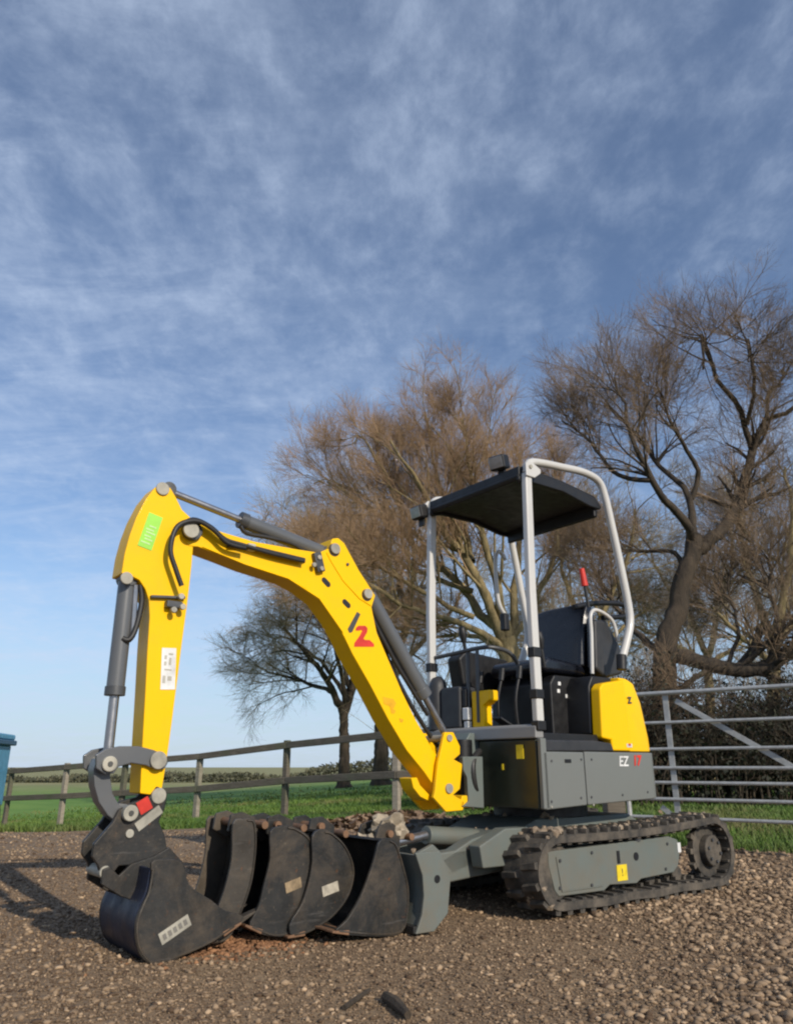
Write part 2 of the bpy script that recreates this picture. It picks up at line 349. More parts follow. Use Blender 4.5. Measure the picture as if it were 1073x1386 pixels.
# fallen leaves and rubble at the foot of the fence, behind the buckets
n = 1100
x = rng.normal(.05, .7, n); y = 8.9 + rng.normal(0, .55, n)
hp = .15*np.exp(-((x - .05)/.8)**2 - ((y - 8.9)/.55)**2)
a = rng.uniform(0, 6.28, n); tlt = rng.uniform(-.6, .6, (n, 2)); s_ = rng.uniform(.02, .05, n)
quad = []
for sx, sy in ((-1, -.6), (1, -.6), (1, .6), (-1, .6)):
    ux, uy = sx*np.cos(a) - sy*np.sin(a), sx*np.sin(a) + sy*np.cos(a)
    quad.append(np.stack([x + ux*s_, y + uy*s_, ground_z(x, y) + hp + .02 + rng.random(n)*.05 + (tlt[:, 0]*ux + tlt[:, 1]*uy)*s_], 1))
P = np.stack(quad, 1).reshape(-1, 3)
lf = bigmesh('leaf_litter', P, (np.arange(n)*4)[:, None] + np.arange(4), M['leaf'], colour=np.repeat(rng.random(n), 4))
tag(lf, 'dead brown leaves heaped on the rubble beside the grass edge', 'leaves', kind='stuff')
n = 420
x = rng.normal(.05, .7, n); y = 8.9 + rng.normal(0, .45, n)
hp = .15*np.exp(-((x - .05)/.8)**2 - ((y - 8.9)/.55)**2)
rb = stones(n, np.stack([x, y, ground_z(x, y) + hp], 1), rng.uniform(.02, .075, n), 'rubble', M['stone'], np.clip(rng.normal(.4, .25, n), 0, 1))
tag(rb, 'low heap of soil and broken stone beside the grass edge', 'rubble', kind='stuff')

# ------------------------------------------------------------------ branching wood
def ribbons(P, R, sides):
    n, k, _ = P.shape; t = np.gradient(P, axis=1); t /= np.linalg.norm(t, axis=2, keepdims=True) + 1e-9
    ref = np.where(np.abs(t[:, :1, 2:3]) > .9, np.array([[[1., 0, 0]]]), np.array([[[0, 0, 1.]]]))
    u = np.cross(t, np.broadcast_to(ref, t.shape)); u /= np.linalg.norm(u, axis=2, keepdims=True) + 1e-9; v = np.cross(t, u)
    an = np.arange(sides)*2*math.pi/sides
    V = P[:, :, None] + (u[:, :, None]*np.cos(an)[None, None, :, None] + v[:, :, None]*np.sin(an)[None, None, :, None])*R[:, :, None, None]
    b = (np.arange(n)*k*sides)[:, None, None] + (np.arange(k - 1)*sides)[None, :, None] + np.arange(sides)[None, None]
    b2 = (np.arange(n)*k*sides)[:, None, None] + (np.arange(k - 1)*sides)[None, :, None] + ((np.arange(sides) + 1) % sides)[None, None]
    F = np.stack([b, b2, b2 + sides, b + sides], 3).reshape(-1, 4)
    return V.reshape(-1, 3), F
def join(parts):
    Vs, Fs, o = [], [], 0
    for V, F in parts: Vs.append(V); Fs.append(F + o); o += len(V)
    return np.concatenate(Vs), np.concatenate(Fs)
def sprout(P, R, m, ln, k, up, spread, tmin=.2, rmul=.55, taper=.35, rmin=.004, minlen=.1, wob=.12):
    n, K_, _ = P.shape; N_ = n*m
    idx = np.repeat(np.arange(n), m); t = rng.uniform(tmin, 1, N_)**.9; f = t*(K_ - 1); i0 = np.minimum(f.astype(int), K_ - 2); fr = (f - i0)[:, None]
    p = P[idx, i0]*(1 - fr) + P[idx, i0 + 1]*fr; tg = P[idx, i0 + 1] - P[idx, i0]; tg /= np.linalg.norm(tg, axis=1, keepdims=True) + 1e-9
    r0 = (R[idx, i0]*(1 - fr[:, 0]) + R[idx, i0 + 1]*fr[:, 0])
    q = rng.normal(0, 1, (N_, 3)); q -= tg*np.sum(q*tg, 1, keepdims=True); q /= np.linalg.norm(q, axis=1, keepdims=True) + 1e-9
    an = np.radians(rng.normal(spread, 12, N_))[:, None]
    d = tg*np.cos(an) + q*np.sin(an); d[:, 2] += up*.5; d /= np.linalg.norm(d, axis=1, keepdims=True)
    plen = np.linalg.norm(np.diff(P, axis=1), axis=2).sum(1)[idx]
    L = np.maximum((ln if ln > 3 else plen*ln)*(1 - .45*t)*rng.uniform(.6, 1.2, N_), minlen)
    st = (L/(k - 1))[:, None]; C = np.zeros((N_, k, 3)); C[:, 0] = p
    for j in range(1, k):
        d = d + rng.normal(0, wob, (N_, 3)); d[:, 2] += up*.25; d /= np.linalg.norm(d, axis=1, keepdims=True); C[:, j] = C[:, j - 1] + d*st
    rr = np.maximum(r0*rmul, rmin)[:, None]*np.linspace(1, taper, k)[None]
    return C, np.maximum(rr, rmin*.6)
def resample(pts, k):
    Q = np.array([tuple(p) for p in smooth_path(pts, 8)]); s = np.r_[0, np.cumsum(np.linalg.norm(np.diff(Q, axis=0), axis=1))]
    u = np.linspace(0, s[-1], k); return np.stack([np.interp(u, s, Q[:, j]) for j in range(3)], 1)
def tree(name, label, limbs, levels, mats, cat='tree', group=None, trunk_n=1):
    """limbs: list of (points, r0, r1); the first trunk_n are the trunk; levels: sprout settings"""
    base = limbs[0][0][0]; root = empty(name, base); tag(root, label, cat, group)
    off = np.array(tuple(base))
    P = np.stack([resample(l[0], 14) for l in limbs]) - off
    P += rng.normal(0, .012, P.shape)*np.linalg.norm(P[:, -1] - P[:, 0], axis=1)[:, None, None]*np.r_[0, np.ones(13)][None, :, None]*.5
    R = np.stack([np.linspace(l[1], l[2], 14) for l in limbs])
    R[:trunk_n, 0] *= 1.5; R[:trunk_n, 1] *= 1.15
    def barky(p, r, n_):                                     # knotty, uneven stems
        K2 = 40; u = np.linspace(0, 13, K2); p2 = np.stack([np.interp(u, np.arange(14), p[:, j]) for j in range(3)], 1)[None]; r2 = np.interp(u, np.arange(14), r)
        p2[0] += rng.normal(0, .018, (K2, 3))*r2[:, None]*np.r_[0, np.ones(K2 - 1)][:, None]
        r2 = r2*(1 + .022*rng.normal(0, 1, K2) + .06*(rng.random(K2) < .08))
        V, F = ribbons(p2, r2[None], n_); ctr = np.repeat(p2[0], n_, 0); an = np.tile(np.arange(n_), K2)
        rid = 1 + .07*np.sin(an*2.4 + rng.random()*6)[:, None] + rng.normal(0, .035, (len(V), 1))
        return ctr + (V - ctr)*rid, F
    V, F = barky(P[0], R[0], 16); bigmesh('trunk', V, F, mats[0], root, True)
    for q in range(trunk_n, len(limbs)):
        V, F = barky(P[q], R[q], 9); bigmesh('limb', V, F, mats[0], root, True)
    cp, cr = P[trunk_n:] if len(limbs) > trunk_n else P, R[trunk_n:] if len(limbs) > trunk_n else R
    parts_b, parts_t = [], []
    for i, lv in enumerate(levels):
        C, Rr = sprout(cp, cr, **lv); (parts_b if i == 0 else parts_t).append(ribbons(C, Rr, 5 if i == 0 else 3))
        if i == 0: cp, cr = C, Rr
        else:
            # twigs grow from this level and, more sparsely, from the one above
            cp, cr = C, Rr
    V, F = join(parts_b); o = bigmesh('branches', V, F, mats[0], root, True); o['kind'] = 'stuff'
    V, F = join(parts_t); o = bigmesh('crown', V, F, mats[1], root); o['kind'] = 'stuff'
    return root
def px_limb(Yb, pts, r0, r1):
    return ([atY(p[0], p[1], Yb + (p[2] if len(p) > 2 else 0)) for p in pts], r0, r1)
LV = lambda a, b, c, d: [dict(m=a, ln=.46, k=8, up=.13, spread=44, tmin=.36, rmul=.5, rmin=.011, wob=.11), dict(m=b, ln=.8, k=7, up=.14, spread=38, tmin=.2, rmul=.5, rmin=.006, wob=.11, minlen=.5),
                         dict(m=c, ln=.85, k=5, up=.12, spread=33, tmin=.15, rmul=.6, rmin=.0038, wob=.11, minlen=.4), dict(m=d, ln=.85, k=4, up=.08, spread=30, tmin=.1, rmul=.65, rmin=.0021, wob=.1, minlen=.3)]
# the large tree on the right
YB = 13.
gz_ = lambda px, Y: (px, None)
def groot(px, Y):                                            # photograph column and depth -> point on the ground
    p = atY(px, HZ, Y); return Vector((p.x, Y, float(ground_z(p.x, Y)) - .05))
t1 = [groot(888, YB)] + [atY(*q, YB) for q in ((897, 930), (901, 880), (908, 840), (920, 800), (932, 765), (938, 725))]
R_ = [(t1, .21, .135),
  px_limb(YB, [(936, 745), (958, 735, .1), (990, 699, .4), (1008, 650, .7), (1020, 608, .9)], .12, .08),
  px_limb(YB, [(1018, 612, .9), (998, 549, .6), (967, 509, .3), (950, 450, 0), (952, 500, -.2)], .06, .02),
  px_limb(YB, [(1019, 610, .9), (1036, 565, 1.2), (1040, 530, 1.4), (1056, 520, 1.6), (1060, 500, 1.8)], .06, .02),
  px_limb(YB, [(1036, 568, 1.2), (1075, 552, .8), (1120, 500, .5), (1150, 440, .3)], .05, .02),
  px_limb(YB, [(1010, 575, .7), (1020, 520, .2), (1012, 460, -.3), (1012, 490, -.6)], .045, .015),
  px_limb(YB, [(938, 735), (925, 705, -.3), (893, 672, -.7), (879, 648, -.9), (857, 602, -1.1), (844, 549, -1.2), (834, 510, -1.2)], .085, .015),
  px_limb(YB, [(938, 730), (935, 690, .2), (934, 672, .3), (911, 648, .6), (871, 605, 1), (835, 560, 1.3), (808, 540, 1.5)], .075, .015),
  px_limb(YB, [(935, 675, .3), (943, 636, .2), (911, 576, -.2), (893, 529, -.4), (887, 510, -.6)], .055, .015),
  px_limb(YB, [(879, 650, -.9), (832, 640, -.7), (795, 595, -.4), (760, 570, 0)], .045, .014),
  px_limb(YB, [(925, 775), (917, 752, .2), (893, 745, .5), (832, 745, 1), (790, 740, 1.3)], .05, .015),
  px_limb(YB, [(899, 885), (935, 893, -.2), (980, 905, -.4), (1030, 905, -.6), (1073, 880, -.8), (1120, 850, -.9)], .14, .1),
  px_limb(YB, [(899, 885), (880, 870, .2), (852, 848, .5), (820, 800, .8), (800, 760, 1)], .07, .02),
  px_limb(YB, [(960, 905, -.3), (930, 925, -.4), (905, 950, -.5)], .05, .035),
  px_limb(YB, [(1040, 903, -.6), (1050, 840, -.3), (1040, 780, 0), (1045, 720, .2)], .05, .015),
  px_limb(YB, [(985, 905, -.4), (1000, 850, 0), (985, 800, .4), (990, 760, .6)], .04, .012)]
tree('large_bare_tree', 'large bare tree with forked brown trunk and dark low limb behind the gate', R_, LV(15, 6, 5, 4), (M['bark_dark'], M['twig']), group=None)
# the spreading willow behind the canopy
YB = 21.
t2 = [groot(694, YB)] + [atY(*q, YB) for q in ((693, 960), (690, 900), (684, 862))]
Wl = [(t2, .42, .3)] + [px_limb(YB, p, r0, r1) for p, r0, r1 in [
  ([(686, 885), (655, 800, -.3), (602, 715, -.8), (562, 650, -1.4), (530, 600, -1.8)], .17, .03),
  ([(684, 875), (640, 815, .4), (570, 745, .8), (500, 690, 1.2), (440, 655, 1.6)], .15, .025),
  ([(688, 870), (668, 780, -.5), (646, 680, -1), (628, 590, -1.2), (624, 565, -1.2)], .15, .025),
  ([(690, 870), (700, 760, .5), (706, 650, 1), (695, 600, 1.4)], .13, .025),
  ([(690, 875), (730, 800, 0), (755, 730, -.4), (740, 650, -.7)], .1, .025),
  ([(684, 880), (630, 845, -.8), (570, 830, -1.6), (500, 790, -2.1), (450, 740, -2.4)], .11, .02),
  ([(686, 890), (640, 860, 1), (580, 862, 1.6), (520, 845, 2)], .09, .02),
  ([(620, 745, -.6), (590, 640, 0), (575, 560, .3), (574, 570, .3)], .08, .02),
  ([(640, 800, .2), (560, 770, .5), (500, 740, .8), (440, 725, 1)], .08, .02),
  ([(640, 835, -.2), (570, 800, -1), (500, 765, -2), (430, 780, -3)], .08, .02),
  ([(640, 760, -.3), (630, 690, 1), (660, 600, 1.6), (662, 580, 1.8)], .08, .02),
  ([(560, 740, .8), (530, 660, .4), (490, 590, .2), (482, 600, .1)], .07, .02),
  ([(600, 770, .7), (540, 700, 2), (450, 650, 3), (425, 655, 3.4)], .07, .02)]]
tree('spreading_willow', 'wide leafless willow with fanned olive limbs and russet top, behind the cab canopy', Wl,
     [dict(m=15, ln=.42, k=8, up=.24, spread=36, tmin=.16, rmul=.42, rmin=.018, wob=.08), dict(m=7, ln=.72, k=6, up=.16, spread=32, tmin=.12, rmul=.5, rmin=.009, wob=.09, minlen=.6),
      dict(m=6, ln=.8, k=5, up=.1, spread=30, tmin=.1, rmul=.6, rmin=.0055, wob=.09, minlen=.45), dict(m=6, ln=.8, k=3, up=.08, spread=34, tmin=.0, rmul=.65, rmin=.003, wob=.08, minlen=.45)],
     (M['bark_olive'], M['twig_red']))
# two slender trees on the meadow, left of the boom foot
def small(label, px, Y, limbs, mats, lv, r=.3, name='bare_tree'):
    t = [groot(px, Y)] + [atY(*q, Y) for q in limbs[0]]
    return tree(name, label, [(t, r, r*.7)] + [px_limb(Y, p, a, b) for p, a, b in limbs[1:]], lv, mats)
lvS = [dict(m=12, ln=.6, k=7, up=.14, spread=44, tmin=.15, rmul=.5, rmin=.022, wob=.12), dict(m=7, ln=.78, k=6, up=.06, spread=38, tmin=.15, rmul=.5, rmin=.012, wob=.13, minlen=.8), dict(m=6, ln=.8, k=4, up=.0, spread=34, tmin=.1, rmul=.6, rmin=.008, wob=.13, minlen=.6), dict(m=5, ln=.85, k=3, up=-.03, spread=32, tmin=.08, rmul=.65, rmin=.0036, wob=.1, minlen=.5)]
small('grey bare tree with forked dark trunk on the meadow left of the yellow boom', 466, 32, [[(466, 990), (465, 965)],
   ([(465, 968), (448, 930, -.5), (420, 890, -1), (385, 850, -1.4)], .17, .05), ([(465, 968), (480, 920, .5), (485, 860, .8), (470, 800, 1)], .17, .05),
   ([(455, 940, -.3), (420, 925, .8), (380, 915, 1.6), (345, 900, 2)], .1, .03), ([(482, 900, .5), (440, 850, -.6), (410, 800, -1.5), (395, 770, -2)], .1, .03), ([(482, 910, .5), (515, 860, -.6), (540, 800, -1.5), (545, 750, -2)], .12, .03), ([(466, 955), (455, 880, -1), (430, 790, -2), (405, 745, -3)], .1, .03), ([(466, 955), (490, 860, 1), (480, 780, 2), (450, 720, 3)], .1, .03), ([(470, 950), (440, 900, 1), (400, 870, 2), (360, 860, 3)], .1, .03), ([(474, 935, .2), (460, 880, 1), (440, 830, 2), (430, 790, 3)], .1, .03)], (M['bark_dark'], M['twig_olive']), lvS, .24)
small('bare tree half hidden behind the lower end of the yellow boom', 516, 31, [[(516, 980), (520, 930)],
   ([(520, 940), (500, 870, .5), (490, 790, 1), (470, 730, 1.4)], .17, .04), ([(520, 930), (548, 860, -.5), (560, 760, -1), (555, 680, -1.2)], .2, .04), ([(520, 930), (560, 880, 1), (610, 830, 1.4), (640, 760, 1.8)], .14, .03)], (M['bark_dark'], M['twig_olive']), lvS, .3)
# thinner growth behind the big tree and the cab
small('thin bare tree seen through the roll bar, behind the seat', 790, 24, [[(792, 960), (795, 880)],
   ([(795, 890), (780, 830, .5), (760, 770, 1), (755, 720, 1.4)], .12, .03), ([(795, 890), (820, 820, -.5), (850, 750, -1), (860, 690, -1.2)], .12, .03), ([(795, 900), (830, 860, .7), (880, 820, 1.2)], .1, .03), ([(795, 900), (770, 860, -.7), (740, 840, -1.2)], .1, .03)], (M['bark_olive'], M['twig_olive']), lvS, .2)
small('bare bushy tree at the right edge, beyond the big tree', 1050, 22, [[(1048, 960), (1046, 860)],
   ([(1046, 870), (1020, 800, .5), (1005, 740, 1), (1000, 680, 1.4)], .13, .03), ([(1046, 870), (1065, 780, -.5), (1070, 700, -1), (1060, 630, -1.2)], .13, .03), ([(1046, 880), (1085, 820, .7), (1110, 740, 1.2)], .12, .03), ([(1046, 900), (1000, 860, -.7), (960, 820, -1.2)], .1, .03)], (M['bark_olive'], M['twig_grey']), lvS, .2)
small('bare thicket tree between the big trunk and the right edge', 960, 27, [[(960, 960), (958, 890)],
   ([(958, 890), (930, 830, .5), (900, 790, 1), (880, 750, 1.4)], .12, .03), ([(958, 890), (975, 820, -.5), (990, 760, -1), (985, 700, -1.2)], .12, .03), ([(958, 900), (1000, 870, .7), (1040, 830, 1.2)], .1, .03), ([(958, 900), (910, 870, -.7), (860, 850, -1.2)], .1, .03)], (M['bark_olive'], M['twig_olive']), lvS, .18)
def bush(name, label, cx, cy, wx, wy, hgt, n, mat, twig, leaf=.035, cat='hedge'):
    root = empty(name, (cx, cy, float(ground_z(cx, cy)))); tag(root, label, cat)
    k = int(n*.012) + 60
    bx = rng.uniform(-wx/2, wx/2, k); by = rng.uniform(-wy/2, wy/2, k); hh = hgt*(.75 + .3*np.sin(bx*1.7 + 1)*.5 + rng.uniform(-.15, .15, k))
    P = np.zeros((k, 5, 3)); P[:, 0] = np.stack([bx, by, -.05*np.ones(k)], 1)
    lean = rng.normal(0, .18, (k, 2))
    for j in range(1, 5): P[:, j, :2] = P[:, j - 1, :2] + lean*hh[:, None]/4*j*.6 + rng.normal(0, .03, (k, 2)); P[:, j, 2] = hh*j/4
    R = np.linspace(.018, .006, 5)[None]*np.ones((k, 1))
    A1, A2 = sprout(P, R, 9, .5, 5, .1, 50, .15, .6, .4, .004), None
    B1 = sprout(A1[0], A1[1], 4, .6, 4, .0, 45, .1, .7, .5, .003)
    V, F = join([ribbons(P, R, 4), ribbons(*A1, 3), ribbons(*B1, 3)]); o = bigmesh('stems', V, F, twig, root); o['kind'] = 'stuff'
    if mat:
        q = B1[0].reshape(-1, 3); q = q[rng.integers(0, len(q), n)] + rng.normal(0, .05, (n, 3)); lo = rng.random(n) < .45; q[lo, 2] = rng.random(lo.sum())*hgt*.6; q = q[(q[:, 2] > .02)]; n = len(q)
        u = rng.normal(0, 1, (n, 3)); u /= np.linalg.norm(u, axis=1, keepdims=True); v = np.cross(u, rng.normal(0, 1, (n, 3))); v /= np.linalg.norm(v, axis=1, keepdims=True)
        s = leaf*rng.uniform(.6, 1.3, (n, 1)); Pq = np.stack([q - u*s, q - v*s*.5, q + u*s, q + v*s*.5], 1).reshape(-1, 3)
        o = bigmesh('leaves', Pq, (np.arange(n)*4)[:, None] + np.arange(4), mat, root, colour=np.repeat(np.clip(rng.normal(.4, .25, n), 0, 1), 4)); o['kind'] = 'stuff'
    return root
bush('bramble_hedge', 'dark dense bramble hedge standing behind the galvanised gate', 6.6, 12.6, 11, 2.2, 1.95, 52000, M['evergreen'], M['bark_dark'], .036)
bush('scrub_thicket', 'tangled brown leafless scrub behind the cab, between willow and big tree', 3.6, 18.5, 7, 3, 4.2, 10, None, M['twig_olive'])
bush('scrub_thicket', 'tall tangled leafless scrub behind the hedge at the right edge', 10.5, 18.5, 6.5, 3, 4.0, 10, None, M['twig'])
# hedgerow far across the meadow
n = 22000
x = rng.uniform(-95, 60, n); y = 86 + rng.normal(0, 1.2, n) + 3*np.sin(x*.03); top = .7 + .2*np.sin(x*.21) + .15*np.sin(x*.73 + 1) + .08*rng.normal(0, 1, n) + 1.0*np.clip(np.sin(x*.11 + 2), 0, 1)**4
q = np.stack([x, y, ground_z(x, y) + top*rng.random(n)**.7], 1)
u = rng.normal(0, 1, (n, 3)); u /= np.linalg.norm(u, axis=1, keepdims=True); v = np.cross(u, rng.normal(0, 1, (n, 3))); v /= np.linalg.norm(v, axis=1, keepdims=True); s = rng.uniform(.1, .3, (n, 1))
hr = bigmesh('hedgerow', np.stack([q - u*s, q - v*s*.5, q + u*s, q + v*s*.5], 1).reshape(-1, 3), (np.arange(n)*4)[:, None] + np.arange(4), M['far'], colour=np.repeat(rng.random(n), 4))
tag(hr, 'low brown hedgerow on the far side of the meadow', 'hedgerow', kind='stuff')

# ------------------------------------------------------------------ post and rail fence on the left
fp = [(2.2, 9.6, 1.15), (.0, 10.5, 1.12), (-1.68, 12.15, 1.02), (-3.3, 13.35, .87), (-4.85, 14.25, .78), (-6.2, 15.0, .70), (-7.8, 16.2, .62), (-9.6, 17.6, .52)]
fr = empty('post_and_rail_fence', (.0, 10.5, 0)); tag(fr, 'weathered wooden fence of two rails running across the grass on the left', 'fence')
off = Vector((.0, 10.5, 0))
for i, (x, y, zt) in enumerate(fp):
    zg = float(ground_z(x, y)); d = (Vector(fp[min(i + 1, 7)][:2]) - Vector(fp[max(i - 1, 0)][:2])).to_3d().normalized(); rot = Matrix.Rotation(math.atan2(d.y, d.x) + .04*(i % 3 - 1), 3, 'Z')
    top = zt - (.06 if i in (1, 3) else -.03)
    b = MB(); b.box((x - off.x, y - off.y, (top + zg - .1)/2), (.1, .075, top - zg + .1), rot)
    b.build('post', M['wood_sunlit'] if i in (1, 3, 5) else M['wood'], fr, bevel=.012)
for i in range(7):
    for dz in (-.045, -.545):
        p, q = Vector(fp[i]) + Vector((0, -.06, dz)) - off, Vector(fp[i + 1]) + Vector((0, -.06, dz)) - off
        d = q - p; L = d.length; mid = (p + q)/2 + Vector((0, 0, -.012 if dz < -.1 else 0))
        rot = d.to_track_quat('X', 'Z').to_matrix()
        MB().box(mid, (L - .006, .04, .1), rot).build('rail', M['wood'], fr, bevel=.01)

# ------------------------------------------------------------------ galvanised field gate on the right
gt = empty('field_gate', (0, 0, 0)); tag(gt, 'galvanised seven bar metal field gate behind the tracks at the right', 'gate')
GA = atY(846, 1038, 7.15); GB = atY(1150, 1038, 6.05); GA.z = GB.z = 0
gt.location = GA; gd = (GB - GA); gl = gd.length; gt.rotation_euler = (0, 0, math.atan2(gd.y, gd.x)); GYa = gt.rotation_euler.z
def gate_z(px, py):                                          # height on the gate's plane, and distance along it
    n_ = Vector((-math.sin(GYa), math.cos(GYa), 0)); d = ray(px, py); P = EYE + d*((GA - EYE).dot(n_)/d.dot(n_))
    return (P - GA).dot(gd.normalized()), P.z
bars = [gate_z(1000, yy)[1] for yy in (932, 974.5, 1012.5, 1039.5, 1060.5, 1084, 1110.5)]
for k, z in enumerate(bars):
    MB().tube([(0, 0, z), (gl, 0, z)], .019 if k in (0,) else .0145, 10).build('bar', M['galv'], gt)
sx, _ = gate_z(909, 1038)
MB().box((sx, .018, (bars[0] + bars[-1])/2), (.05, .008, bars[0] - bars[-1])).build('upright', M['galv'], gt, bevel=.002)
MB().box((sx*2 + .9, .018, (bars[0] + bars[-1])/2), (.05, .008, bars[0] - bars[-1])).build('upright', M['galv'], gt, bevel=.002)
for a_, b_ in (((912, 948), (1085, 1046)), ((893, 1092), (912, 1108))):
    p, q = gate_z(*a_), gate_z(*b_); dd = Vector((q[0] - p[0], 0, q[1] - p[1]))
    MB().box(((p[0] + q[0])/2, .03, (p[1] + q[1])/2), (dd.length, .006, .045), dd.to_track_quat('X', 'Z').to_matrix()).build('brace', M['galv'], gt, bevel=.002)
MB().tube([(0, 0, bars[-1]), (0, 0, bars[0])], .022, 10).build('end_upright', M['galv'], gt)
MB().tube([(gl, 0, bars[-1]), (gl, 0, bars[0])], .022, 10).build('end_upright', M['galv'], gt)
gp = MB().box((0, 0, .65), (.17, .17, 1.5)).build('gate_post', M['wood'], None, bevel=.015); gp.location = GA - gd.normalized()*.14
tag(gp, 'square wooden gate post standing just behind the excavator body', 'post')

# ------------------------------------------------------------------ blue trailer at the far left edge
M['blue'] = simple('faded_blue_paint', (.1, .32, .5), .5); M['bluedark'] = simple('dark_blue_trim', (.03, .09, .17), .5)
pb = atY(-45, 1038, 13.5)
tr = empty('blue_trailer', (pb.x, 13.5, float(ground_z(pb.x, 13.5))), rad(12)); tag(tr, 'small light blue trailer with dark rim at the left edge beyond the fence', 'trailer')
h0 = 1.18 - tr.location.z
MB().box((0, 0, h0/2 + .16), (.92, 1.6, h0 - .62)).build('body', M['blue'], tr, bevel=.03)
MB().box((0, 0, h0 - .11), (1.06, 1.74, .09)).build('rim', M['bluedark'], tr, bevel=.02)
MB().box((0, 0, h0 - .015), (1.0, 1.68, .1)).build('lid', M['blue'], tr, bevel=.03)
for sx_ in (-1, 1):
    MB().cyl((sx_*.5, 0, .3), .3, .16, 'x', 20).build('wheel', M['rubber'], tr, bevel=.02)
MB().box((0, 0, .32), (.86, 1.3, .1)).build('chassis', M['dark_metal'], tr)

# ================================================================== THE EXCAVATOR
ex = empty('mini_excavator', MO, HEAD); tag(ex, 'yellow and grey mini excavator with open canopy on muddy rubber tracks', 'excavator')
def V3(px, py, y): x, z = T(px, py, y); return Vector((x, y, z))
def prof(pts, y, k=0):                                       # a traced outline -> machine x,z
    return [T(*p, y) for p in pts]
def part(mb, name, mat, bevel=.004, parent=None, smooth=35, label=None, segs=2):
    o = mb.build(name, M[mat] if isinstance(mat, str) else mat, parent or ex, bevel=bevel, smooth=smooth, segs=segs)
    if label: o['label'] = label
    return o
def text(body, size, mat, M4, parent, name='lettering', shear=0, bold=0):
    cu = bpy.data.curves.new('txt', 'FONT'); cu.body = body; cu.size = size; cu.extrude = .0008; cu.align_x = 'CENTER'; cu.align_y = 'CENTER'; cu.shear = shear; cu.offset = bold
    to = bpy.data.objects.new('txt', cu); COL.objects.link(to); bpy.context.view_layer.update()
    me = bpy.data.meshes.new_from_object(to.evaluated_get(bpy.context.evaluated_depsgraph_get())); bpy.data.objects.remove(to); me.name = name
    me.materials.clear(); me.materials.append(M[mat]); me.transform(M4); return obj(name, me, None, parent)
def sideM(x, y, z, ang=0):                                   # text facing +y (near side), reading towards -x
    B = Matrix(((-1, 0, 0, x), (0, 0, 1, y), (0, 1, 0, z), (0, 0, 0, 1))); return B @ Matrix.Rotation(ang, 4, 'Z')

